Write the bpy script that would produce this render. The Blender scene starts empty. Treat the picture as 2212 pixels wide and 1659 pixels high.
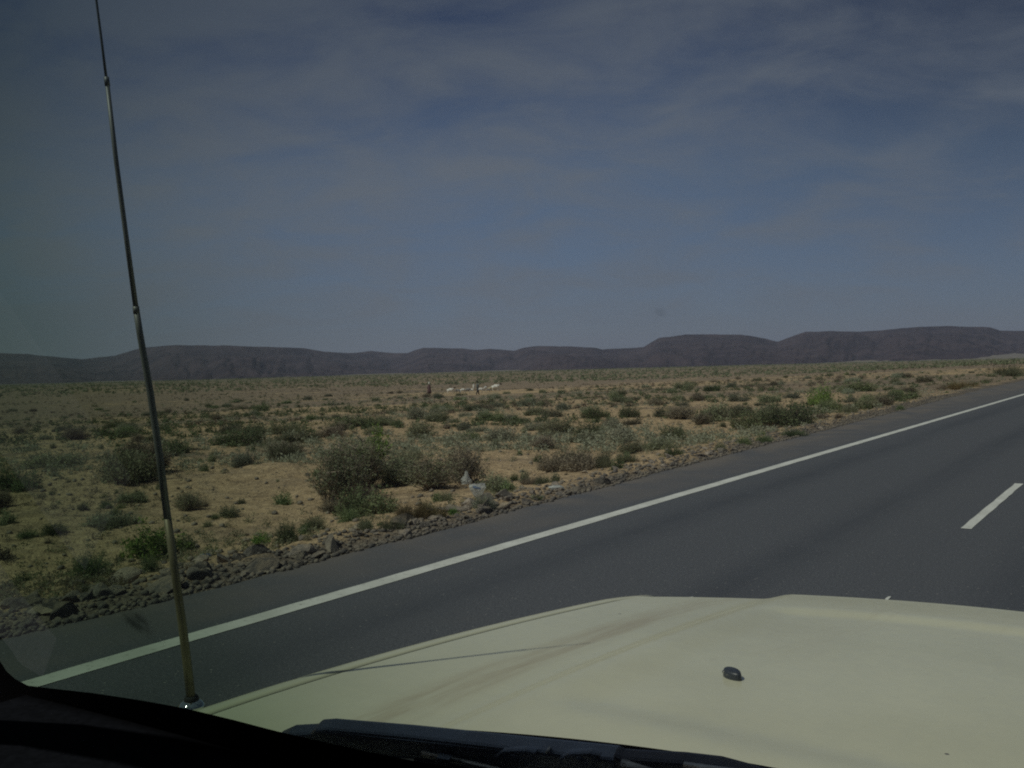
import bpy, bmesh, math, random
import numpy as np
from mathutils import Vector, Matrix

R = math.radians
rnd = random.Random(11)
sc = bpy.context.scene
COL = sc.collection

# ------------------------------------------------------------------ camera
F, YH, ROLL, CAMZ = 1995.0, 792.0, 1.5, 1.8     # focal length in px of a 2212x1659 picture, horizon row, roll, eye height
pitch = math.atan((YH - 829.5) / F)
cam_d = bpy.data.cameras.new('camera')
cam = bpy.data.objects.new('camera', cam_d)
COL.objects.link(cam); sc.camera = cam
cam_d.sensor_fit = 'HORIZONTAL'; cam_d.sensor_width = 36.0
cam_d.lens = 36.0 * F / 2212.0
cam_d.clip_start = 0.02; cam_d.clip_end = 60000
cam_d.dof.use_dof = False
fwd = Vector((0, math.cos(pitch), math.sin(pitch)))
rgt0 = Vector((1, 0, 0)); up0 = rgt0.cross(fwd)
cr, sr = math.cos(R(ROLL)), math.sin(R(ROLL))
rgt = rgt0 * cr - up0 * sr
upv = up0 * cr + rgt0 * sr
m3 = Matrix((rgt, upv, -fwd)).transposed()
cam.matrix_world = Matrix.Translation((0, 0, CAMZ)) @ m3.to_4x4()

# ------------------------------------------------------------------ world and sun
SUN_AZ, SUN_EL = 242.5, 55.0
world = bpy.data.worlds.new('World'); sc.world = world
world.use_nodes = True
wt = world.node_tree; wn = wt.nodes; wl = wt.links
bg = wn['Background']
sky = wn.new('ShaderNodeTexSky'); sky.sky_type = 'NISHITA'; sky.sun_disc = False
sky.sun_elevation = R(SUN_EL); sky.sun_rotation = R(SUN_AZ)
sky.altitude = 800; sky.air_density = 1.0; sky.dust_density = 1.0; sky.ozone_density = 3.0
tc = wn.new('ShaderNodeTexCoord')
sep = wn.new('ShaderNodeSeparateXYZ'); wl.new(tc.outputs['Generated'], sep.inputs[0])
def wmath(op, a, b=None, c=None, clamp=False):
    n = wn.new('ShaderNodeMath'); n.operation = op; n.use_clamp = clamp
    for i, v in enumerate((a, b, c)):
        if v is None: continue
        if isinstance(v, (int, float)): n.inputs[i].default_value = v
        else: wl.new(v, n.inputs[i])
    return n.outputs[0]
zc = wmath('ADD', wmath('MAXIMUM', sep.outputs[2], 0.0), 0.30)
cx = wmath('DIVIDE', sep.outputs[0], zc); cy = wmath('DIVIDE', sep.outputs[1], zc)
cmb = wn.new('ShaderNodeCombineXYZ'); wl.new(cx, cmb.inputs[0]); wl.new(cy, cmb.inputs[1])
def wnoise(scale, detail, rough, dist, loc=(0, 0, 0), scl=(1, 1, 1), rot=0.0):
    mp = wn.new('ShaderNodeMapping'); mp.inputs['Location'].default_value = loc
    mp.inputs['Scale'].default_value = scl; mp.inputs['Rotation'].default_value = (0, 0, rot)
    wl.new(cmb.outputs[0], mp.inputs[0])
    n = wn.new('ShaderNodeTexNoise'); n.inputs['Scale'].default_value = scale
    n.inputs['Detail'].default_value = detail; n.inputs['Roughness'].default_value = rough
    n.inputs['Distortion'].default_value = dist
    wl.new(mp.outputs[0], n.inputs['Vector']); return n.outputs['Fac']
n1 = wnoise(3.4, 8, 0.58, 0.4, (3.1, 0.4, 0), (0.9, 1.35, 1), 0.35)
n2 = wnoise(0.45, 3, 0.5, 0.0, (1.9, 5.2, 0))
nn = wmath('ADD', wmath('MULTIPLY', n1, 1.45), wmath('MULTIPLY', n2, 0.4))
side = wmath('MULTIPLY_ADD', sep.outputs[0], -0.42, 0.0)      # the thin cloud sheet lies to the left of the road
hgt = wmath('MULTIPLY', wmath('SUBTRACT', sep.outputs[2], 0.1, clamp=True), 0.35)
nn = wmath('ADD', wmath('ADD', nn, side), hgt)
rmp = wn.new('ShaderNodeMapRange'); rmp.interpolation_type = 'SMOOTHSTEP'
rmp.inputs['From Min'].default_value = 0.60; rmp.inputs['From Max'].default_value = 1.32
wl.new(nn, rmp.inputs['Value'])
cfac = wmath('MULTIPLY', rmp.outputs[0], 0.85)
mixc = wn.new('ShaderNodeMix'); mixc.data_type = 'RGBA'
tint = wn.new('ShaderNodeMix'); tint.data_type = 'RGBA'; tint.blend_type = 'MULTIPLY'; tint.inputs[0].default_value = 1.0
wl.new(sky.outputs[0], tint.inputs[6])
skr = wn.new('ShaderNodeValToRGB'); wl.new(sep.outputs[2], skr.inputs[0])
skr.color_ramp.elements[0].position = 0.0; skr.color_ramp.elements[0].color = (0.62, 0.60, 0.84, 1)
skr.color_ramp.elements[1].position = 0.42; skr.color_ramp.elements[1].color = (0.66, 0.58, 0.70, 1)
el_ = skr.color_ramp.elements.new(0.20); el_.color = (0.98, 0.87, 0.93, 1)
rs1 = wn.new('ShaderNodeMapRange'); rs1.interpolation_type = 'SMOOTHSTEP'; wl.new(sep.outputs[0], rs1.inputs['Value'])
rs1.inputs['From Min'].default_value = 0.05; rs1.inputs['From Max'].default_value = 0.55
rs2 = wn.new('ShaderNodeMapRange'); rs2.interpolation_type = 'SMOOTHSTEP'; wl.new(sep.outputs[2], rs2.inputs['Value'])
rs2.inputs['From Min'].default_value = 0.0; rs2.inputs['From Max'].default_value = 0.36
rk = wmath('SUBTRACT', 1.0, wmath('MULTIPLY', rs1.outputs[0], wmath('MULTIPLY_ADD', rs2.outputs[0], 0.36, 0.14)))
vsc = wn.new('ShaderNodeVectorMath'); vsc.operation = 'SCALE'; wl.new(skr.outputs[0], vsc.inputs[0]); wl.new(rk, vsc.inputs['Scale'])
wl.new(vsc.outputs[0], tint.inputs[7])
wl.new(cfac, mixc.inputs[0]); wl.new(tint.outputs[2], mixc.inputs[6]); mixc.inputs[7].default_value = (3.10, 3.24, 3.95, 1)
wl.new(mixc.outputs[2], bg.inputs['Color'])
bg.inputs['Strength'].default_value = 0.058

sun_d = bpy.data.lights.new('sun', 'SUN'); sun = bpy.data.objects.new('sun', sun_d); COL.objects.link(sun)
sun_d.energy = 2.9; sun_d.angle = R(0.6); sun_d.color = (1.0, 0.93, 0.82)
sdir = Vector((math.sin(R(SUN_AZ)) * math.cos(R(SUN_EL)), math.cos(R(SUN_AZ)) * math.cos(R(SUN_EL)), math.sin(R(SUN_EL))))
sun.rotation_euler = sdir.to_track_quat('Z', 'Y').to_euler()
sun.location = (-20, -20, 40)

vs = sc.view_settings
vs.view_transform = 'Standard'; vs.look = 'None'; vs.gamma = 1.0; vs.use_curve_mapping = False
vs.exposure = -0.27
sc.cycles.use_denoising = False
sc.cycles.filter_width = 2.0
sc.cycles.max_bounces = 6
sc.cycles.transparent_max_bounces = 12
sc.cycles.volume_bounces = 1
sc.cycles.caustics_reflective = False; sc.cycles.caustics_refractive = False

# ------------------------------------------------------------------ frames of reference
AZ = R(35.85)
V2 = np.array([math.sin(AZ), math.cos(AZ)])      # along the road
N2 = np.array([-V2[1], V2[0]])                   # to the left of it
CX = 0.22                                        # the car's centre line, metres left of the camera

def ray(px, py):
    return fwd + rgt * ((px - 1106) / F) - upv * ((py - 829.5) / F)
def road_pt(s, l, z=0.0):
    return Vector((s * V2[0] + l * N2[0], s * V2[1] + l * N2[1], z))
def car(s, l, z):
    return Vector((-(l - CX), s, z))
def ray_car(px, py):
    d = ray(px, py)
    return d.x * V2[0] + d.y * V2[1], d.x * N2[0] + d.y * N2[1], d.z

# ------------------------------------------------------------------ value noise
def hash2(ix, iy, seed):
    h = (ix.astype(np.int64) * 374761393 + iy.astype(np.int64) * 668265263 + seed * 1442695041) & 0xFFFFFFFF
    h = ((h ^ (h >> 13)) * 1274126177) & 0xFFFFFFFF
    return ((h ^ (h >> 16)) & 0xFFFFFF) / float(0xFFFFFF)
def vnoise(x, y, seed=0):
    ix = np.floor(x); iy = np.floor(y); fx = x - ix; fy = y - iy
    fx = fx * fx * (3 - 2 * fx); fy = fy * fy * (3 - 2 * fy)
    a = hash2(ix, iy, seed); b = hash2(ix + 1, iy, seed); c = hash2(ix, iy + 1, seed); d = hash2(ix + 1, iy + 1, seed)
    return (a + (b - a) * fx) * (1 - fy) + (c + (d - c) * fx) * fy
def fbm(x, y, sc_, octv=4, seed=0, gain=0.5):
    x = np.asarray(x, float) / sc_; y = np.asarray(y, float) / sc_
    t = 0; a = 1; n = 0
    for k in range(octv):
        t = t + a * vnoise(x, y, seed + k * 17); n += a; a *= gain; x = x * 2.03 + 11.3; y = y * 2.03 + 7.7
    return t / n - 0.5
def ss(a, b, x):
    t = np.clip((x - a) / (b - a), 0, 1); return t * t * (3 - 2 * t)

# ------------------------------------------------------------------ terrain height
def edge_l(s):
    s = np.asarray(s, float)
    e = 6.68 + 0.034 * np.clip(s - 4, 0, 50)
    return e + 0.22 * fbm(s, s * 0 + 3.3, 1.6, 4, 5)
def hgt_terrain(x, y):
    x = np.asarray(x, float); y = np.asarray(y, float)
    s = x * V2[0] + y * V2[1]; l = x * N2[0] + y * N2[1]
    d = l - edge_l(s)
    d2 = (-l - 6.5)
    dd = np.maximum(d, d2)
    r = np.hypot(x, y)
    z = -0.05 - 0.30 * ss(0.5, 4, dd) - 1.65 * ss(4, 95, dd) - 12.5 * ss(90, 3600, r)
    off = ss(0.0, 0.9, dd)
    z = z + 0.08 * np.exp(-((dd - 0.45) / 0.38) ** 2)            # the low berm of spoil beside the shoulder
    m = ss(1.0, 6, dd)
    near = 1 - ss(120, 500, r)
    ridg = 1 - np.abs(2 * (fbm(x, y, 2.6, 3, 31) ))
    z = z + m * (0.34 * fbm(x, y, 5.5, 3, 9) + near * 0.10 * (ridg - 0.75) + near * 0.16 * np.maximum(fbm(x, y, 1.1, 3, 41), 0))
    z = z + off * near * 0.085 * fbm(x, y, 0.32, 3, 55)
    z = z + off * (1 - ss(20, 60, r)) * 0.030 * fbm(x, y, 0.13, 2, 65) + off * near * 0.05 * np.maximum(fbm(x, y, 0.5, 2, 66) - 0.12, 0)
    z = z + ss(60, 400, r) * 1.2 * fbm(x, y, 90, 3, 77)
    th = np.arctan2(x, y)
    z = z + 24 * ss(3300, 5200, r) * ss(0.16, 0.50, th)
    return z
def ground_at(px, py):
    """the spot of open ground seen at a place of the photograph"""
    d = ray(px, py); t = 3.0
    prev = t
    while t < 4000:
        p = d * t
        if CAMZ + p.z <= float(hgt_terrain(p.x, p.y)):
            a, b = prev, t
            for _ in range(18):
                c = (a + b) / 2; q = d * c
                if CAMZ + q.z <= float(hgt_terrain(q.x, q.y)): b = c
                else: a = c
            q = d * b
            return Vector((q.x, q.y, float(hgt_terrain(q.x, q.y)))), b
        prev = t; t *= 1.012
    q = d * 300
    return Vector((q.x, q.y, float(hgt_terrain(q.x, q.y)))), 300

# ------------------------------------------------------------------ materials
def mat(name):
    m = bpy.data.materials.new(name); m.use_nodes = True
    return m, m.node_tree, m.node_tree.nodes['Principled BSDF']
class NB:
    def __init__(s, nt): s.nt = nt
    def n(s, t): return s.nt.nodes.new(t)
    def put(s, sock, v):
        if hasattr(v, 'links') or isinstance(v, bpy.types.NodeSocket): s.nt.links.new(v, sock)
        elif isinstance(v, (tuple, list)) and len(v) == 3 and sock.type == 'RGBA': sock.default_value = (*v, 1)
        else: sock.default_value = v
    def math(s, op, a, b=0.0, c=0.0, clamp=False):
        n = s.n('ShaderNodeMath'); n.operation = op; n.use_clamp = clamp
        s.put(n.inputs[0], a); s.put(n.inputs[1], b); s.put(n.inputs[2], c); return n.outputs[0]
    def coord(s, kind='Object'): return s.n('ShaderNodeTexCoord').outputs[kind]
    def mapping(s, v, loc=(0, 0, 0), rot=(0, 0, 0), scl=(1, 1, 1)):
        n = s.n('ShaderNodeMapping'); s.put(n.inputs[0], v)
        n.inputs['Location'].default_value = loc; n.inputs['Rotation'].default_value = rot; n.inputs['Scale'].default_value = scl
        return n.outputs[0]
    def noise(s, v, scale, detail=4, rough=0.55, dist=0.0):
        n = s.n('ShaderNodeTexNoise'); s.put(n.inputs['Vector'], v)
        n.inputs['Scale'].default_value = scale; n.inputs['Detail'].default_value = detail
        n.inputs['Roughness'].default_value = rough; n.inputs['Distortion'].default_value = dist
        return n.outputs['Fac']
    def voro(s, v, scale, feature='F1', out='Distance'):
        n = s.n('ShaderNodeTexVoronoi'); n.feature = feature; s.put(n.inputs['Vector'], v)
        n.inputs['Scale'].default_value = scale; return n.outputs[out]
    def ramp(s, v, a, b, lo=0.0, hi=1.0):
        n = s.n('ShaderNodeMapRange'); n.interpolation_type = 'SMOOTHSTEP'; s.put(n.inputs['Value'], v)
        for k, x in zip(('From Min', 'From Max', 'To Min', 'To Max'), (a, b, lo, hi)): n.inputs[k].default_value = x
        return n.outputs[0]
    def mix(s, f, a, b, blend='MIX'):
        n = s.n('ShaderNodeMix'); n.data_type = 'RGBA'; n.blend_type = blend
        s.put(n.inputs[0], f); s.put(n.inputs[6], a); s.put(n.inputs[7], b); return n.outputs[2]
    def bump(s, h, strength, dist):
        n = s.n('ShaderNodeBump'); n.inputs['Strength'].default_value = strength; n.inputs['Distance'].default_value = dist
        s.put(n.inputs['Height'], h); return n.outputs[0]
    def xyz(s, v):
        n = s.n('ShaderNodeSeparateXYZ'); s.put(n.inputs[0], v); return n.outputs

def flat_mat(name, col, rough=0.6, metal=0.0, spec=0.5, noise=0.0, nscale=8.0, coat=0.0, rough_var=0.0):
    m, nt, b = mat(name); nb = NB(nt)
    b.inputs['Roughness'].default_value = rough; b.inputs['Metallic'].default_value = metal
    b.inputs['Specular IOR Level'].default_value = spec; b.inputs['Coat Weight'].default_value = coat
    c = nb.coord()
    n = nb.noise(c, nscale, 4)
    k = nb.ramp(n, 0.3, 0.7, 1 - noise, 1 + noise)
    vm = nb.mix(1.0, (*col,), (1, 1, 1), 'MULTIPLY')
    nn_ = nt.nodes.new('ShaderNodeVectorMath'); nn_.operation = 'SCALE'
    nn_.inputs[0].default_value = col; nt.links.new(k, nn_.inputs['Scale'])
    nt.links.new(nn_.outputs[0], b.inputs['Base Color'])
    if rough_var: nt.links.new(nb.ramp(n, 0.3, 0.7, rough - rough_var, rough + rough_var), b.inputs['Roughness'])
    return m

def ground_mat():
    m, nt, b = mat('desert_soil'); nb = NB(nt)
    c = nb.coord()
    big = nb.noise(nb.mapping(c, rot=(0, 0, -0.25), scl=(0.35, 1, 1)), 0.055, 5, 0.6)
    mid = nb.noise(nb.mapping(c, scl=(0.7, 1, 1)), 0.45, 5, 0.62)
    fine = nb.noise(c, 5.0, 5, 0.65)
    pit = nb.noise(c, 28.0, 3, 0.6)
    sand = nb.mix(nb.ramp(fine, 0.3, 0.72), (0.350, 0.250, 0.145), (0.520, 0.385, 0.230))
    brown = nb.mix(nb.ramp(fine, 0.3, 0.7), (0.150, 0.118, 0.088), (0.265, 0.206, 0.150))
    # stony brown soil takes over away from the road
    xyz = nb.xyz(nb.mapping(c, rot=(0, 0, AZ)))
    dist = nb.n('ShaderNodeVectorMath'); dist.operation = 'LENGTH'; nt.links.new(c, dist.inputs[0])
    far = nb.ramp(dist.outputs['Value'], 18, 110, 0.0, 0.17)
    f = nb.math('ADD', nb.math('ADD', nb.math('MULTIPLY', big, 0.55), nb.math('MULTIPLY', mid, 0.45)), far)
    wx, wy = nb.xyz(c)[0], nb.xyz(c)[1]
    clr = nb.math('MULTIPLY', nb.math('MULTIPLY', nb.ramp(wy, 88, 108), nb.ramp(wy, 175, 140)), nb.ramp(wx, -22, 0))
    f = nb.math('SUBTRACT', f, nb.math('MULTIPLY', clr, 0.12))
    f = nb.ramp(f, 0.50, 0.66)
    col = nb.mix(f, sand, brown)
    # small stones and clods
    st = nb.voro(c, 9.0); stc = nb.voro(c, 9.0, out='Color')
    stx = nb.xyz(stc)[0]
    stm = nb.math('MULTIPLY', nb.ramp(st, 0.30, 0.20), nb.math('GREATER_THAN', stx, 0.72))
    col = nb.mix(nb.math('MULTIPLY', stm, 0.75), col, nb.mix(nb.xyz(stc)[1], (0.10, 0.085, 0.07), (0.34, 0.29, 0.22)))
    col = nb.mix(nb.ramp(pit, 0.34, 0.48, 0.55, 0.0), col, (0.14, 0.10, 0.07))
    clod = nb.noise(nb.mapping(c, scl=(1, 1, 1)), 2.3, 6, 0.72, 0.3)
    col = nb.mix(nb.ramp(clod, 0.34, 0.47, 0.50, 0.0), col, (0.15, 0.11, 0.075))
    col = nb.mix(nb.ramp(clod, 0.52, 0.68, 0.0, 0.7), col, (0.56, 0.42, 0.265))
    # far plain: olive cover too small to resolve
    vf = nb.ramp(dist.outputs['Value'], 150, 800, 0.0, 0.72)
    bn = nb.noise(nb.mapping(c, scl=(0.25, 1, 1)), 0.012, 5, 0.6)
    ol = nb.mix(nb.ramp(bn, 0.35, 0.65), (0.125, 0.118, 0.078), (0.205, 0.172, 0.118))
    col = nb.mix(vf, col, ol)
    dust = nb.math('MULTIPLY', nb.ramp(dist.outputs['Value'], 2300, 3600), nb.ramp(nb.xyz(c)[0], 900, 2000))  # pale ground colour stands in for dust haze at the foot of the hills
    col = nb.mix(nb.math('MULTIPLY', dust, 0.6), col, (0.17, 0.155, 0.145))
    # grey road spoil and chippings on the verge
    l_ = nb.math('ADD', nb.math('MULTIPLY', nb.xyz(c)[0], float(N2[0])), nb.math('MULTIPLY', nb.xyz(c)[1], float(N2[1])))
    s_ = nb.math('ADD', nb.math('MULTIPLY', nb.xyz(c)[0], float(V2[0])), nb.math('MULTIPLY', nb.xyz(c)[1], float(V2[1])))
    le = nb.math('ADD', nb.math('MULTIPLY', nb.ramp(s_, 4, 54), 1.7), 7.35)
    verge = nb.math('SUBTRACT', nb.math('ADD', le, nb.math('MULTIPLY', nb.math('SUBTRACT', mid, 0.5), 1.8)), l_)
    vg = nb.ramp(verge, -0.1, 0.45)
    grey = nb.mix(nb.ramp(nb.noise(c, 16, 4, 0.7), 0.35, 0.65), (0.050, 0.046, 0.044), (0.19, 0.165, 0.14))
    col = nb.mix(nb.math('MULTIPLY', vg, 0.85), col, grey)
    nt.links.new(col, b.inputs['Base Color'])
    b.inputs['Roughness'].default_value = 0.95; b.inputs['Specular IOR Level'].default_value = 0.15
    h = nb.math('ADD', nb.math('MULTIPLY', fine, 1.0), nb.math('ADD', nb.math('MULTIPLY', pit, 0.35), nb.math('MULTIPLY', stm, 0.25)))
    h = nb.math('ADD', h, nb.math('MULTIPLY', clod, 1.2))
    nt.links.new(nb.bump(h, 1.0, 0.09), b.inputs['Normal'])
    return m

def road_mat():
    m, nt, b = mat('asphalt'); nb = NB(nt)
    c = nb.coord()          # x across (left positive), y along
    x = nb.xyz(c)[0]
    g = nb.noise(c, 60, 3, 0.7); g2 = nb.noise(c, 1.1, 5, 0.6)
    streak = nb.noise(nb.mapping(c, scl=(1.0, 0.05, 1)), 2.2, 5, 0.62)
    col = nb.mix(nb.ramp(g, 0.3, 0.7), (0.050, 0.053, 0.062), (0.100, 0.104, 0.116))
    # rolled wheel tracks and dusty shoulder
    def band(x0, w): return nb.ramp(nb.math('ABSOLUTE', nb.math('SUBTRACT', x, x0)), 0.0, w, 1.0, 0.0)
    tr = nb.math('MAXIMUM', nb.math('MAXIMUM', band(4.7, 0.55), band(2.9, 0.5)), nb.math('MAXIMUM', band(1.0, .5), band(-0.8, .5)))
    tr = nb.math('MULTIPLY', tr, nb.math('MULTIPLY', nb.ramp(streak, 0.3, 0.65, 0.35, 1.0), nb.ramp(g2, 0.3, 0.6, 0.7, 1.1)))
    sp2 = nb.noise(c, 22, 4, 0.75)
    col = nb.mix(nb.ramp(sp2, 0.56, 0.72, 0, 0.35), col, (0.15, 0.15, 0.155))
    col = nb.mix(nb.ramp(sp2, 0.44, 0.32, 0, 0.45), col, (0.028, 0.030, 0.035))
    col = nb.mix(nb.math('MULTIPLY', tr, 0.50), col, (0.034, 0.039, 0.050))
    col = nb.mix(nb.math('MULTIPLY', nb.ramp(x, 5.6, 5.9), nb.ramp(g2, 0.3, 0.7, 0.10, 0.30)), col, (0.17, 0.14, 0.115))
    col = nb.mix(nb.math('MULTIPLY', nb.ramp(x, 6.2, 6.9), nb.ramp(g2, 0.35, 0.6, 0.0, 0.35)), col, (0.20, 0.16, 0.12))
    col = nb.mix(nb.ramp(g2, 0.55, 0.8, 0, 0.22), col, (0.10, 0.095, 0.09))
    sp = nb.voro(c, 26.0); spc = nb.xyz(nb.voro(c, 26.0, out='Color'))[0]
    col = nb.mix(nb.math('MULTIPLY', nb.ramp(sp, .22, .12), nb.math('GREATER_THAN', spc, 0.93)), col, (0.22, 0.21, 0.20))
    nt.links.new(col, b.inputs['Base Color'])
    b.inputs['Roughness'].default_value = 0.82; b.inputs['Specular IOR Level'].default_value = 0.35
    nt.links.new(nb.bump(g, 0.5, 0.006), b.inputs['Normal'])
    return m

def paint_mat():
    m, nt, b = mat('road_paint'); nb = NB(nt)
    c = nb.coord()
    w = nb.noise(c, 22, 5, 0.7); w2 = nb.noise(c, 2.2, 4, 0.6)
    col = nb.mix(nb.ramp(w2, 0.3, 0.7), (0.50, 0.50, 0.46), (0.62, 0.62, 0.58))
    col = nb.mix(nb.ramp(w, 0.54, 0.70, 0, 0.6), col, (0.16, 0.155, 0.15))
    nt.links.new(col, b.inputs['Base Color']); b.inputs['Roughness'].default_value = 0.7
    return m

def rock_mat(name, lo, hi):
    m, nt, b = mat(name); nb = NB(nt)
    c = nb.coord(); oi = nb.n('ShaderNodeObjectInfo').outputs['Random']
    n = nb.noise(c, 3.2, 5, 0.65)
    col = nb.mix(nb.ramp(n, 0.3, 0.7), lo, hi)
    k = nb.n('ShaderNodeHueSaturation'); nt.links.new(col, k.inputs['Color'])
    nt.links.new(nb.math('MULTIPLY_ADD', oi, 1.1, 0.45), k.inputs['Value']); k.inputs['Saturation'].default_value = 1.0
    nt.links.new(nb.ramp(oi, 0, 1, 0.75, 1.2), k.inputs['Saturation'])
    # dust settled on upward faces
    gn = nb.n('ShaderNodeNewGeometry').outputs['Normal']
    up = nb.math('MULTIPLY', nb.ramp(nb.xyz(gn)[2], 0.5, 0.95, 0, 0.5), nb.ramp(n, 0.4, 0.6))
    nt.links.new(nb.mix(up, k.outputs[0], (0.27, 0.205, 0.135)), b.inputs['Base Color'])
    b.inputs['Roughness'].default_value = 0.9; b.inputs['Specular IOR Level'].default_value = 0.2
    nt.links.new(nb.bump(nb.noise(c, 9, 5, 0.7), 0.6, 0.08), b.inputs['Normal'])
    return m

def leaf_mat(name, lo, hi, var=0.35, rough=0.7):
    m, nt, b = mat(name); nb = NB(nt)
    c = nb.coord(); oi = nb.n('ShaderNodeObjectInfo').outputs['Random']
    n = nb.noise(c, 2.6, 3, 0.6); n2 = nb.noise(c, 17, 2, 0.6)
    f = nb.math('ADD', nb.math('MULTIPLY', n, 0.6), nb.math('MULTIPLY', n2, 0.4))
    col = nb.mix(nb.ramp(f, 0.36, 0.64), lo, hi)
    k = nb.n('ShaderNodeHueSaturation'); nt.links.new(col, k.inputs['Color'])
    nt.links.new(nb.ramp(oi, 0, 1, 1 - var, 1 + var), k.inputs['Value'])
    nt.links.new(nb.math('MULTIPLY_ADD', nb.math('FRACT', nb.math('MULTIPLY', oi, 7.31)), 0.04, 0.475), k.inputs['Hue'])
    nt.links.new(k.outputs[0], b.inputs['Base Color'])
    b.inputs['Roughness'].default_value = rough; b.inputs['Specular IOR Level'].default_value = 0.2
    tr = nt.nodes.new('ShaderNodeBsdfTranslucent'); nt.links.new(k.outputs[0], tr.inputs[0])
    ms = nt.nodes.new('ShaderNodeMixShader'); ms.inputs[0].default_value = 0.3
    nt.links.new(b.outputs[0], ms.inputs[1]); nt.links.new(tr.outputs[0], ms.inputs[2])
    nt.links.new(ms.outputs[0], nt.nodes['Material Output'].inputs['Surface'])
    return m

def hill_mat():
    m, nt, b = mat('hill_rock'); nb = NB(nt)
    c = nb.coord()
    n = nb.noise(c, 0.004, 6, 0.62); n2 = nb.noise(nb.mapping(c, scl=(1, 1, 5)), 0.012, 5, 0.6)
    col = nb.mix(nb.ramp(n, 0.35, 0.65), (0.036, 0.028, 0.036), (0.072, 0.053, 0.060))
    col = nb.mix(nb.ramp(n2, 0.52, 0.72, 0, 0.4), col, (0.095, 0.076, 0.070))
    nt.links.new(col, b.inputs['Base Color']); b.inputs['Roughness'].default_value = 1.0
    b.inputs['Specular IOR Level'].default_value = 0.0
    nt.links.new(nb.bump(nb.noise(nb.mapping(c, scl=(1, 1, 0.4)), 0.02, 5, 0.65), 0.9, 30), b.inputs['Normal'])
    return m

M = {}
M['soil'] = ground_mat(); M['asphalt'] = road_mat(); M['paint'] = paint_mat(); M['hill'] = hill_mat()
M['rock_dark'] = rock_mat('basalt_rock', (0.125, 0.113, 0.103), (0.31, 0.268, 0.225))
M['rock_pale'] = rock_mat('pale_stone', (0.27, 0.23, 0.18), (0.40, 0.34, 0.27))
M['rock_tan'] = rock_mat('tan_stone', (0.16, 0.138, 0.112), (0.31, 0.268, 0.208))
M['fresh'] = leaf_mat('fresh_green_leaves', (0.110, 0.200, 0.045), (0.230, 0.350, 0.090), 0.2)
M['green'] = leaf_mat('dull_green_leaves', (0.110, 0.150, 0.070), (0.240, 0.290, 0.145))
M['olive'] = leaf_mat('olive_leaves', (0.145, 0.162, 0.092), (0.290, 0.305, 0.185))
M['grey'] = leaf_mat('grey_green_leaves', (0.175, 0.190, 0.132), (0.320, 0.330, 0.238))
M['brown'] = leaf_mat('dry_brown_leaves', (0.165, 0.145, 0.100), (0.310, 0.270, 0.185))
M['tan'] = leaf_mat('dry_grass', (0.17, 0.135, 0.060), (0.30, 0.235, 0.115))
M['bark'] = flat_mat('twig_bark', (0.22, 0.18, 0.135), 0.9, noise=0.4, nscale=20)
M['bark_pale'] = flat_mat('pale_bark', (0.36, 0.31, 0.25), 0.9, noise=0.3, nscale=20)

# ------------------------------------------------------------------ object helpers
def link(name, me, material=None, parent=None, loc=(0, 0, 0), smooth=False):
    o = bpy.data.objects.new(name, me); COL.objects.link(o)
    if material and me is not None:
        me.materials.clear(); me.materials.append(material)
    if smooth: me.polygons.foreach_set('use_smooth', [True] * len(me.polygons))
    o.location = loc
    if parent: o.parent = parent
    return o
def pymesh(name, v, f, material=None, smooth=False):
    me = bpy.data.meshes.new(name); me.from_pydata([tuple(p) for p in v], [], f); me.update()
    if material: me.materials.append(material)
    if smooth: me.polygons.foreach_set('use_smooth', [True] * len(me.polygons))
    return me
def npmesh(name, v, tris, material=None):
    v = np.asarray(v, np.float32); tris = np.asarray(tris, np.int32)
    k = tris.shape[1]
    me = bpy.data.meshes.new(name)
    me.vertices.add(len(v)); me.vertices.foreach_set('co', v.ravel())
    me.loops.add(tris.size); me.loops.foreach_set('vertex_index', tris.ravel())
    me.polygons.add(len(tris)); me.polygons.foreach_set('loop_start', np.arange(0, tris.size, k, dtype=np.int32))
    me.polygons.foreach_set('loop_total', np.full(len(tris), k, np.int32))
    me.update(calc_edges=True); me.validate()
    if material: me.materials.append(material)
    return me
def empty(name, loc=(0, 0, 0), rz=0.0):
    o = bpy.data.objects.new(name, None); COL.objects.link(o); o.location = loc; o.rotation_euler = (0, 0, rz)
    o.empty_display_size = 0.1
    return o
def tag(o, label=None, cat=None, group=None, kind=None):
    if label: o['label'] = label
    if cat: o['category'] = cat
    if group: o['group'] = group
    if kind: o['kind'] = kind
    return o
def copy_tree(o, parent=None):
    c = o.copy(); COL.objects.link(c); c.parent = parent
    for ch in list(o.children): copy_tree(ch, c)
    return c
def tube(pts, rad, seg=8, cap=True):
    """a swept tube through points, a radius per point"""
    v = []; f = []
    n = len(pts); prev = None
    for i, p in enumerate(pts):
        p = Vector(p)
        t = (Vector(pts[min(i + 1, n - 1)]) - Vector(pts[max(i - 1, 0)])).normalized()
        a = prev if prev is not None else (Vector((0, 0, 1)) if abs(t.z) < 0.9 else Vector((1, 0, 0)))
        a = (a - t * a.dot(t)).normalized(); b = t.cross(a); prev = a
        r = rad[i] if isinstance(rad, (list, tuple)) else rad
        for k in range(seg):
            an = 2 * math.pi * k / seg
            v.append(p + a * (math.cos(an) * r) + b * (math.sin(an) * r))
    for i in range(n - 1):
        for k in range(seg):
            k2 = (k + 1) % seg
            f.append((i * seg + k, i * seg + k2, (i + 1) * seg + k2, (i + 1) * seg + k))
    if cap:
        f.append(tuple(range(seg - 1, -1, -1))); f.append(tuple((n - 1) * seg + k for k in range(seg)))
    return v, f
def join(*parts):
    V, Fc = [], []
    for v, f in parts:
        o = len(V); V += list(v); Fc += [tuple(i + o for i in q) for q in f]
    return V, Fc
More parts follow.
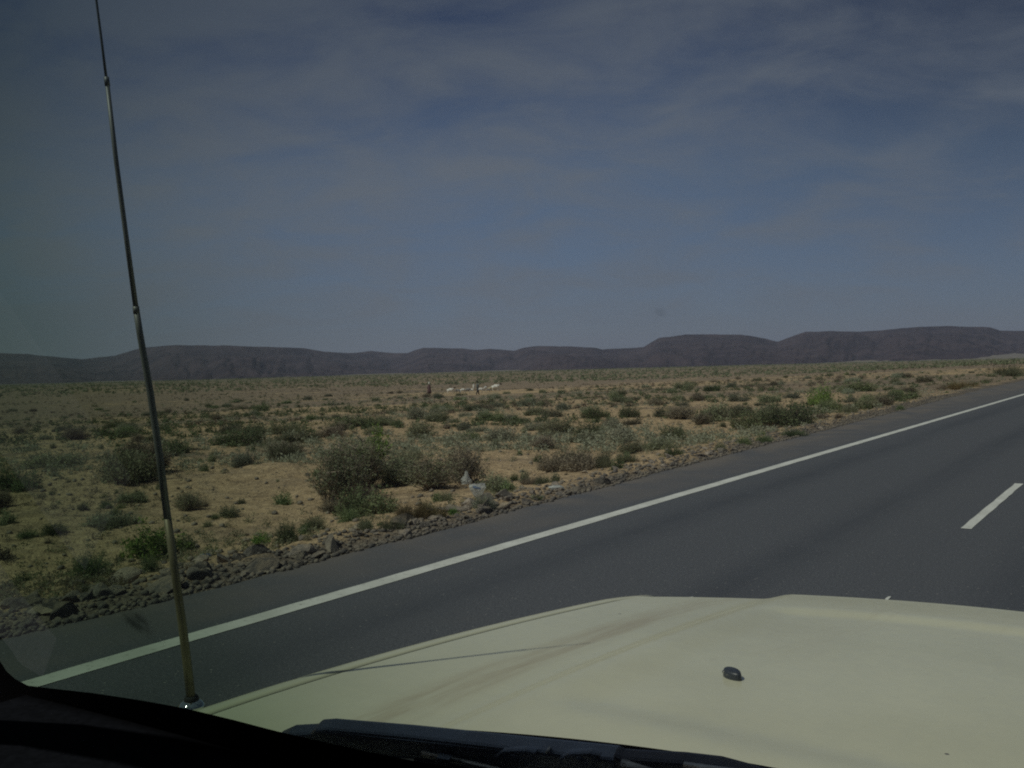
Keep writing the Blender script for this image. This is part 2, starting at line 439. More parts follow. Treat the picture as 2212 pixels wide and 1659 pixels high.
def bevel_mod(o, w=0.004, seg=2):
    m = o.modifiers.new('bevel', 'BEVEL'); m.width = w; m.segments = seg; m.limit_method = 'ANGLE'; m.angle_limit = R(35)
def slab(poly, thick):
    """solid from an outline (list of Vectors) pushed by the vector thick"""
    n = len(poly); v = [Vector(p) for p in poly] + [Vector(p) + Vector(thick) for p in poly]
    f = [tuple(range(n)), tuple(range(2 * n - 1, n - 1, -1))]
    for i in range(n): j = (i + 1) % n; f.append((i, i + n, j + n, j))
    return v, f

# ------------------------------------------------------------------ ground
def build_ground():
    rs = [0.0]; r = 1.5
    while r < 17000:
        rs.append(r); r *= 1.0125 if r < 400 else 1.05
    rs = np.array(rs[1:])
    front = np.arange(-50, 60, 0.30); back = np.arange(60, 310, 4.0)
    th = np.radians(np.concatenate([front, back]))
    T, Rr = np.meshgrid(th, rs)
    X = np.sin(T) * Rr; Y = np.cos(T) * Rr
    Z = hgt_terrain(X, Y)
    nr, nt_ = X.shape
    v = np.stack([X.ravel(), Y.ravel(), Z.ravel()], 1)
    v = np.vstack([v, [[0, 0, -0.05]]])
    i = np.arange(nr - 1)[:, None] * nt_; j = np.arange(nt_)[None, :]; j2 = (j + 1) % nt_
    q = np.stack([i + j, i + nt_ + j, i + nt_ + j2, i + j2], -1).reshape(-1, 4)
    me = npmesh('ground', v, q[:, ::-1], M['soil'])
    me.polygons.foreach_set('use_smooth', [True] * len(me.polygons))
    o = link('ground', me); o['kind'] = 'structure'
build_ground()

# ------------------------------------------------------------------ road
road_root_rot = -AZ
def road_obj(name, v, f, m):
    """mesh given as (across-left, along, z); object axes: x to the left of the road, y along"""
    me = bpy.data.meshes.new(name); me.from_pydata(v, [], f); me.update(); me.materials.append(m)
    o = bpy.data.objects.new(name, me); COL.objects.link(o)
    # x axis -> N2, y axis -> V2 gives a left-handed pair, so the faces are wound to look up
    mw = Matrix(((N2[0], V2[0], 0, 0), (N2[1], V2[1], 0, 0), (0, 0, -1, 0), (0, 0, 0, 1)))
    o.matrix_world = mw
    return o
def build_road():
    ss_ = list(np.arange(-30, 60, 0.12)) + list(np.arange(60, 200, 0.8)) + list(np.arange(200, 3000, 20.0))
    ls = [-6.4, -3, 0, 2, 4, 6.0]
    v, f = [], []
    e = edge_l(np.array(ss_)) + 0.05 * fbm(np.array(ss_), np.array(ss_) * 0 + 9, 0.25, 2, 8)
    for s, ee in zip(ss_, e):
        cam_ = lambda l: -(0.0 - 0.012 * abs(l - 1.85) * 0)   # flat carriageway
        for l in ls: v.append((l, s, 0.0))
        v.append((float(ee) - 0.10, s, 0.0)); v.append((float(ee) + 0.02, s, 0.10))
    w = len(ls) + 2
    for i in range(len(ss_) - 1):
        for k in range(w - 1):
            a = i * w + k
            f.append((a, a + 1, a + w + 1, a + w))
    o = road_obj('road', v, f, M['asphalt']); o['kind'] = 'structure'
build_road()
def stripe(name, l0, l1, s0, s1, z=0.004, step=0.25):
    n = max(2, int((s1 - s0) / step)); v, f = [], []
    r_ = random.Random(int(s0 * 10) + 5)
    for i in range(n + 1):
        s = s0 + (s1 - s0) * i / n
        v.append((l0 + r_.uniform(-.005, .005), s, -z)); v.append((l1 + r_.uniform(-.005, .005), s, -z))
    for i in range(n): f.append((2 * i, 2 * i + 1, 2 * i + 3, 2 * i + 2))
    return road_obj(name, v, f, M['paint'])
o = stripe('edge_line', 5.42, 5.60, -20, 60); o['kind'] = 'structure'
o2 = stripe('edge_line', 5.42, 5.60, 60, 2500, step=20); o2['kind'] = 'structure'
for k in range(-1, 30):
    o = stripe('centre_dash', 1.755, 1.855, 10.44 + k * 10.6, 10.44 + k * 10.6 + 3.95); o['kind'] = 'structure'
# wide hidden part of the scene: the far right edge line
o = stripe('edge_line', -1.95, -1.80, -20, 60); o['kind'] = 'structure'

# ------------------------------------------------------------------ hills
HP = [(-900, 765), (-500, 752), (-200, 770), (0, 762), (60, 765), (120, 771), (180, 776), (250, 768), (285, 757), (310, 750), (380, 746), (480, 746), (570, 749), (660, 752), (700, 760),
      (760, 763), (800, 758), (850, 763), (880, 763), (900, 755), (915, 751), (1000, 753), (1025, 756), (1060, 753), (1110, 758), (1130, 751), (1150, 748),
      (1230, 748), (1290, 752), (1300, 755), (1390, 750), (1405, 741), (1425, 730), (1480, 723), (1600, 722), (1650, 731), (1680, 738), (1710, 727),
      (1740, 717), (1800, 715), (1850, 716), (1900, 714), (1950, 708), (2050, 704), (2140, 707), (2160, 714), (2212, 714), (2500, 716), (2700, 745), (3100, 752), (3600, 748)]
def build_hills():
    th_p, h_p = [], []
    for px, py in HP:
        d = ray(px, py); th_p.append(math.atan2(d.x, d.y)); h_p.append(d.z / math.hypot(d.x, d.y))
    order = np.argsort(th_p); th_p = np.array(th_p)[order]; h_p = np.array(h_p)[order]
    th = np.radians(np.arange(-62, 75, 0.05))
    el = np.interp(th, th_p, h_p)
    # ridge distance wanders: mesas stand forward of the saddles
    rr = 5600 + 1100 * fbm(th * 10, th * 0, 1.3, 3, 3) * 2 - 12000 * (el - np.median(el))
    top = el * rr + CAMZ
    rs = np.linspace(0, 1, 46)
    V = []
    for u in rs:
        r = rr - 2300 * (1 - u) if u < 1 else rr
        # foothill skirt, gullied slope, then a steeper scarp below the rim
        prof = 0.30 * ss(0.0, 0.62, u) + 0.42 * ss(0.45, 0.93, u) + 0.28 * ss(0.90, 1.0, u)
        base = -15.0
        gul = fbm(th * 5600, u * 900 + th * 0, 330, 5, 21) * 2
        low = fbm(th * 5600, u * 1500 + th * 0, 900, 3, 33) * 2
        z = base + (top - base) * prof
        env = math.sin(math.pi * min(1, max(0, u))) ** 0.8
        rav = np.abs(fbm(th * 5600 + u * 60, u * 260 + th * 0, 150, 3, 71)) * 2 + 0.5 * np.abs(fbm(th * 5600 - u * 40, u * 200 + th * 0, 52, 2, 73)) * 2
        z = z + env * (top - base) * (0.26 * gul + 0.24 * low - 0.20 * (0.4 - rav))
        z = np.minimum(z, CAMZ + (el * r) * 0.985 + 0) if u < 1 else z
        z = np.maximum(z, base - 3) if u > 0 else base * np.ones_like(th) - 6
        if u == 1: z = z + 5.0 * fbm(th * 5600, th * 0, 60, 3, 61)
        V.append(np.stack([np.sin(th) * r, np.cos(th) * r, z], 1))
    for k, (dr, dz) in enumerate(((500, -6), (1800, -30), (3200, -90))):
        r = rr + dr
        V.append(np.stack([np.sin(th) * r, np.cos(th) * r, top + dz + el * 0], 1))
    nr = len(V); nt_ = len(th); v = np.vstack(V)
    i = np.arange(nr - 1)[:, None] * nt_; j = np.arange(nt_ - 1)[None, :]
    q = np.stack([i + j, i + j + 1, i + nt_ + j + 1, i + nt_ + j], -1).reshape(-1, 4)
    me = npmesh('hills', v, q, M['hill']); me.polygons.foreach_set('use_smooth', [True] * len(me.polygons))
    o = link('hills', me); o['kind'] = 'structure'
build_hills()

# ------------------------------------------------------------------ rocks
def rock_mesh(seed, flat=0.7, m=None):
    r_ = random.Random(seed); bm = bmesh.new()
    bmesh.ops.create_icosphere(bm, subdivisions=3, radius=0.5)
    planes = [(Vector((r_.gauss(0, 1), r_.gauss(0, 1), r_.gauss(0, 1))).normalized(), r_.uniform(0.17, 0.36)) for _ in range(9)]
    off = r_.uniform(0, 50)
    for v in bm.verts:
        for n, d in planes:
            k = v.co.dot(n)
            if k > d: v.co -= n * (k - d)
        n_ = float(fbm(np.array([v.co.x * 3 + off]), np.array([v.co.y * 3 + v.co.z * 2.1]), 0.7, 2, seed))
        v.co *= 1 + 0.14 * n_
        v.co.z *= flat
    me = bpy.data.meshes.new('rock'); bm.to_mesh(me); bm.free(); me.materials.append(m or M['rock_dark'])
    return me
rock_meshes = [rock_mesh(100 + i, r) for i, r in enumerate((0.62, 0.75, 0.5, 0.85, 0.6, 0.7, 0.45, 0.8, 0.66, 0.55))]
rock_meshes_pale = [rock_mesh(300 + i, r, M['rock_tan']) for i, r in enumerate((0.6, 0.5, 0.7))]
AUTO = []
def z_at(x, y): return float(hgt_terrain(x, y))
def put_rock(s, l, size, label, group, mesh=None, rz=None, aspect=None, name='rock', sink=0.28):
    p = road_pt(s, l); me = mesh or rnd.choice(rock_meshes)
    o = bpy.data.objects.new(name, me); COL.objects.link(o)
    a = aspect or (rnd.uniform(0.8, 1.35), rnd.uniform(0.7, 1.0), rnd.uniform(0.7, 1.1))
    o.scale = (size * a[0], size * a[1], size * a[2])
    o.rotation_euler = (rnd.uniform(-0.5, 0.5), rnd.uniform(-0.5, 0.5), rz if rz is not None else rnd.uniform(0, 6.28))
    o.location = (p.x, p.y, z_at(p.x, p.y) + size * a[2] * (0.32 - sink))
    tag(o, label, 'rock', group); return o
# the windrow of broken stone along the shoulder, biggest near the left of the view
n_r = 0
while n_r < 290:
    s = 1.5 + 24 * rnd.random() ** 1.5
    e = float(edge_l(s))
    l = e + 0.02 + abs(rnd.gauss(0, 0.42 + 0.22 * (1 - float(ss(3, 9, s))))) + rnd.uniform(0, 0.25)
    dens = 1 - 0.6 * ss(7, 20, s)
    if rnd.random() > dens: continue
    big = rnd.random() ** 2.6
    size = (0.09 + 0.40 * big) * (1 - 0.45 * float(ss(5, 14, s)))
    pale = rnd.random() < 0.16
    o = put_rock(s, l, size, 'broken stone lying in the rubble strip beside the asphalt shoulder', 'stones along the road shoulder', rnd.choice(rock_meshes_pale) if pale else None)
    AUTO.append((o, ('big ' if size > 0.22 else 'mid sized ' if size > 0.12 else 'small ') + ('pale' if pale else 'dark') + ' stone'))
    n_r += 1
def scatter_small(name, n, smin, smax, fn_l, szmin, szmax, mname, power=1.5):
    base = []
    for sd in (3, 4, 5, 6):
        bm = bmesh.new(); bmesh.ops.create_icosphere(bm, subdivisions=1, radius=0.5)
        r_ = random.Random(sd)
        for v in bm.verts: v.co = Vector((v.co.x * r_.uniform(.8, 1.3), v.co.y * r_.uniform(.7, 1.1), v.co.z * r_.uniform(.5, .9)))
        bm.verts.ensure_lookup_table()
        base.append((np.array([v.co[:] for v in bm.verts]), np.array([[q.index for q in fc.verts] for fc in bm.faces]))); bm.free()
    V, T, off = [], [], 0
    rs = np.random.RandomState(len(name) + n)
    S = smin + (smax - smin) * rs.rand(n) ** power
    Ls = fn_l(S, rs)
    X = S * V2[0] + Ls * N2[0]; Y = S * V2[1] + Ls * N2[1]; Z = hgt_terrain(X, Y)
    E = edge_l(S); Z = np.where(Ls < E, 0.0, Z)
    for i in range(n):
        bv, bt = base[i % 4]
        a = rs.rand() * 6.28; c_, s_ = math.cos(a), math.sin(a); sz = szmin + (szmax - szmin) * rs.rand() ** 3.5
        q = bv * sz; q = np.stack([q[:, 0] * c_ - q[:, 1] * s_, q[:, 0] * s_ + q[:, 1] * c_, q[:, 2]], 1) + [X[i], Y[i], Z[i] + sz * 0.12]
        V.append(q); T.append(bt + off); off += len(bv)
    me = npmesh(name, np.vstack(V), np.vstack(T), M[mname])
    o = link(name, me); return o
vergel = lambda S, rs: edge_l(S) - 0.12 + np.abs(rs.randn(len(S))) * 0.42
o = scatter_small('gravel', 9000, 1, 45, vergel, 0.006, 0.085, 'rock_dark', 1.6)
tag(o, 'loose dark grey gravel and chippings strewn along the edge of the asphalt', 'gravel', kind='stuff')
o = scatter_small('gravel', 5001, 1, 45, vergel, 0.006, 0.07, 'rock_tan', 1.6)
tag(o, 'dusty tan gravel mixed into the verge beside the asphalt', 'gravel', kind='stuff')
o = scatter_small('scattered_stones', 14000, -6, 60, lambda S, rs: edge_l(S) + 0.8 + 38 * rs.rand(len(S)) ** 1.6, 0.015, 0.12, 'rock_tan', 1.2)
tag(o, 'small stones and clods scattered over the sandy ground', 'stones', kind='stuff')

def s_l(p): return p.x * V2[0] + p.y * V2[1], p.x * N2[0] + p.y * N2[1]
def named_rock(px, py, w, label, m, flat=0.7, aspect=(1, 0.7, 0.7), rz=0.6, tilt=0.0, seed=900):
    p, t = ground_at(px, py); size = w / F * t
    me = rock_mesh(seed, flat, m); s, l = s_l(p)
    o = put_rock(s, l, size, label, None, me, rz, aspect, sink=0.22)
    o.rotation_euler = (tilt, 0.05, rz); return o
named_rock(428, 1250, 48, 'pale angular slab of stone just right of the aerial at the shoulder edge', M['rock_pale'], 0.4, (1, .55, .6), 0.7, 0.5, 901)
named_rock(404, 1266, 26, 'small pale wedge of stone at the foot of the slab beside the aerial', M['rock_pale'], 0.6, (1, .8, .8), 0.2, 0.2, 902)
named_rock(990, 1103, 85, 'long flat pale stone lying in the verge in front of the thicket', M['rock_pale'], 0.3, (1, .45, .45), 0.15, 0.0, 903)
named_rock(1082, 1075, 48, 'large rounded tan boulder right of the torn plastic bags', M['rock_pale'], 0.8, (1, .8, .9), 0.2, 0.0, 904)
named_rock(1512, 985, 26, 'dark lump of rock among tufts by the middle of the road edge', M['rock_dark'], 0.7, (1.2, .8, .8), 0.2, 0.0, 905)
named_rock(120, 1325, 80, 'biggest tan boulder in the rubble at the left end of the shoulder', M['rock_pale'], 0.5, (1.0, .5, .6), 0.4, 0.2, 906)
named_rock(60, 1310, 70, 'dark boulder left of the biggest tan boulder in the rubble', M['rock_dark'], 0.6, (1.1, .6, .8), 0.5, 0.1, 907)
named_rock(640, 1200, 44, 'dark slab of rock under the round tuft on the shoulder', M['rock_dark'], 0.5, (1.3, .6, .6), 0.5, 0.3, 908)
named_rock(1265, 1022, 22, 'pale cobble at the road edge between the two grass tufts and the wrappers', M['rock_pale'], 0.7, (1, .8, .8), 0.2, 0.0, 909)

# ------------------------------------------------------------------ plants
def tri_leaves(P, size, rs, up=0.3, long_=1.6):
    """one small leaf-shaped quad at each point of P"""
    n = len(P)
    d = rs.randn(n, 3); d[:, 2] = np.abs(d[:, 2]) * (0.4 + up); d /= np.linalg.norm(d, axis=1)[:, None]
    e = rs.randn(n, 3); e -= d * (e * d).sum(1)[:, None]; e /= np.linalg.norm(e, axis=1)[:, None]
    sz = size * (0.6 + 0.8 * rs.rand(n))[:, None]
    a = P; b = P + d * sz * long_ * 0.5 + e * sz * 0.42; c = P + d * sz * long_; g = P + d * sz * long_ * 0.5 - e * sz * 0.42
    V = np.stack([a, b, c, g], 1).reshape(-1, 3)
    T = np.arange(4 * n).reshape(-1, 4)
    return V, T
def strands(n, rs, R0, H, spread=1.0, bend=0.25, seg=3, w=0.006, base_r=0.15, minlen=0.55, flat=1.0):
    """thin blades growing out of a crown at the origin; unit radius/height"""
    a = rs.rand(n) * 2 * math.pi
    ph = np.arccos(1 - rs.rand(n) * spread)            # angle off vertical
    L = minlen + (1 - minlen) * rs.rand(n)
    b0 = np.stack([np.cos(a) * base_r * rs.rand(n), np.sin(a) * base_r * rs.rand(n), np.zeros(n)], 1)
    d = np.stack([np.cos(a) * np.sin(ph) * R0, np.sin(a) * np.sin(ph) * R0, np.cos(ph) * H + 0.06], 1)
    pts = []
    for k in range(seg + 1):
        t = k / seg
        p = b0 + d * (L * t)[:, None]
        p[:, 2] -= bend * H * (t ** 2.2) * L * np.sin(ph)
        wob = rs.randn(n, 3) * 0.02 * t; p = p + wob
        p[:, 2] = np.maximum(p[:, 2], 0.004)
        pts.append(p)
    pts = np.stack(pts, 1)                              # n, seg+1, 3
    sd = rs.randn(n, 3); sd /= np.linalg.norm(sd, axis=1)[:, None]
    V = []
    for k in range(seg + 1):
        ww = w * (1 - 0.75 * k / seg)
        V.append(pts[:, k] - sd * ww); V.append(pts[:, k] + sd * ww)
    V = np.stack(V, 1); m_ = V.shape[1]
    T = []
    base = np.arange(n)[:, None] * m_
    for k in range(seg): T.append(np.concatenate([base + 2 * k, base + 2 * k + 1, base + 2 * k + 3, base + 2 * k + 2], 1))
    return V.reshape(-1, 3), np.vstack(T), pts
def along(pts, k, rs, t0=0.3):
    n, m_, _ = pts.shape
    i = rs.randint(0, n, k); t = (t0 + (1 - t0) * rs.rand(k)) * (m_ - 1); a = np.floor(t).astype(int).clip(0, m_ - 2); f = (t - a)[:, None]
    return pts[i, a] * (1 - f) + pts[i, a + 1] * f
def cat(*vt):
    V, T, o = [], [], 0
    for v, t in vt: V.append(v); T.append(t + o); o += len(v)
    return np.vstack(V), np.vstack(T)
def lobes(rs, n=6):
    c = [(0, 0, 0.1)] + [(rs.uniform(-.5, .5), rs.uniform(-.5, .5), 0.05) for _ in range(n - 1)]
    return c
def plant_meshes(kind, seed):
    """unit plant: about 1 m wide and 0.6..1 m tall. returns (stems, foliage) mesh data"""
    rs = np.random.RandomState(seed)
    parts_s, parts_f = [], []
    if kind == 'tuft':             # round fine-stemmed dome
        v, t, p = strands(760, rs, 0.5, 0.62, 1.0, 0.15, 3, 0.0065, 0.1, 0.6)
        parts_f.append((v, t)); parts_f.append(tri_leaves(along(p, 1900, rs, 0.35), 0.022, rs))
        v, t, p = strands(50, rs, 0.4, 0.5, 1.0, 0.1, 2, 0.006, 0.1); parts_s.append((v, t))
    elif kind == 'grass':
        for c in lobes(rs, 4):
            v, t, p = strands(330, rs, 0.32, 0.66, 0.62, 0.35, 4, 0.0045, 0.12, 0.5)
            parts_f.append((v + [c[0] * .8, c[1] * .8, 0], t))
        v, t, p = strands(40, rs, 0.3, 0.4, 0.8); parts_s.append((v, t))
    elif kind == 'shrub':          # rounded fine shrub of several crowns
        for c in lobes(rs, 6):
            k = rs.uniform(0.55, 1.0)
            v, t, p = strands(150, rs, 0.36 * k, 0.62 * k, 0.95, 0.1, 3, 0.0045, 0.12, 0.55)
            o = np.array([c[0] * .75, c[1] * .75, 0])
            parts_s.append((v + o, t)); parts_f.append(tri_leaves(along(p, 1000, rs, 0.25) + o + rs.randn(1000, 3) * 0.018, 0.026, rs))
    elif kind == 'leafy':          # open bush, upright branches, larger fresh leaves
        v, t, p = strands(46, rs, 0.55, 0.85, 0.75, 0.05, 5, 0.007, 0.12, 0.6)
        parts_s.append((v, t))
        tw = along(p, 420, rs, 0.3); tw2 = np.repeat(tw, 6, 0) + rs.randn(420 * 6, 3) * 0.035
        tw2[:, 2] = np.maximum(tw2[:, 2], .02)
        parts_f.append(tri_leaves(tw2, 0.036, rs, 0.8, 1.5))
    elif kind == 'twiggy':         # bare branching twigs with few leaves
        for c in lobes(rs, 5):
            v, t, p = strands(26, rs, 0.42, 0.95, 0.75, 0.0, 5, 0.008, 0.08, 0.55)
            o = np.array([c[0] * .6, c[1] * .6, 0]); parts_s.append((v + o, t))
            q = along(p, 330, rs, 0.3)
            dd = rs.randn(330, 3) * 0.5; dd[:, 2] = np.abs(dd[:, 2]); dd *= 0.17
            sd = rs.randn(330, 3) * 0.0035
            tv = np.stack([q - sd, q + sd, q + dd], 1).reshape(-1, 3)
            tv4 = np.stack([q - sd, q + sd, q + dd + sd * .3, q + dd - sd * .3], 1).reshape(-1, 3)
            parts_s.append((tv4 + o, np.arange(4 * 330).reshape(-1, 4)))
            qq = np.repeat(q + dd * rs.rand(330, 1), 3, 0) + rs.randn(990, 3) * .02
            parts_f.append(tri_leaves(qq + o, 0.021, rs))
    elif kind == 'forb':           # low leafy clump
        for c in lobes(rs, 3):
            v, t, p = strands(60, rs, 0.34, 0.42, 1.0, 0.2, 2, 0.006, 0.1, 0.5)
            o = np.array([c[0] * .6, c[1] * .6, 0])
            parts_f.append((v + o, t)); parts_f.append(tri_leaves(along(p, 260, rs, 0.2) + o + rs.randn(260, 3) * .02, 0.045, rs))
        v, t, p = strands(10, rs, 0.3, 0.3); parts_s.append((v, t))
    S = cat(*parts_s); Fo = cat(*parts_f)
    return npmesh('stems', *S), npmesh('foliage', *Fo)
LIB = {}
for kind, n in (('tuft', 3), ('grass', 3), ('shrub', 4), ('leafy', 3), ('twiggy', 4), ('forb', 3)):
    LIB[kind] = [plant_meshes(kind, 40 + 7 * i + len(kind)) for i in range(n)]
PL = {}
def plant_proto(kind, i, m):
    key = (kind, i, m)
    if key not in PL:
        st, fo = LIB[kind][i]
        st2, fo2 = st.copy(), fo.copy()
        st2.materials.clear(); fo2.materials.clear()
        st2.materials.append(M['bark'] if m not in ('fresh', 'tan') else M['olive']); fo2.materials.append(M[m])
        PL[key] = (st2, fo2)
    return PL[key]
def plant(p, w, h, kind, m, label, cat_, group=None, parts=True, name=None, idx=None):
    i = idx if idx is not None else rnd.randrange(len(LIB[kind]))
    st, fo = plant_proto(kind, i, m)
    name = name or {'tuft': 'shrub_tuft', 'grass': 'grass_tuft', 'forb': 'low_plant'}.get(kind, 'shrub')
    rz = rnd.uniform(0, 6.28); hk = {'tuft': 0.64, 'grass': 0.62, 'shrub': 0.6, 'leafy': 0.85, 'twiggy': 0.95, 'forb': 0.42}[kind]
    scl = (w, w * rnd.uniform(0.8, 1.1), h / hk)
    p = Vector(p) - Vector((0, 0, 0.015))
    if parts:
        e = empty(name, p, rz); e.scale = scl
        link('stems', st, parent=e); link('foliage', fo, parent=e)
    else:
        e = bpy.data.objects.new(name, fo); COL.objects.link(e); e.location = p; e.rotation_euler = (0, 0, rz); e.scale = scl
    tag(e, label, cat_, group); return e
TAKEN = []
def named_plant(px, py, w, h, kind, m, label, cat_='shrub', idx=None, push=0.0):
    p, t = ground_at(px, py)
    W, H = w / F * t, h / F * t
    # the pixel is the near foot of the bush, its centre lies a little behind
    d = Vector((p.x, p.y, 0)).normalized(); q = p + d * (W * 0.30 + push); q.z = z_at(q.x, q.y)
    TAKEN.append((q.x, q.y, W * 0.55))
    return plant(q, W, H, kind, m, label, cat_, None, True, None, idx)
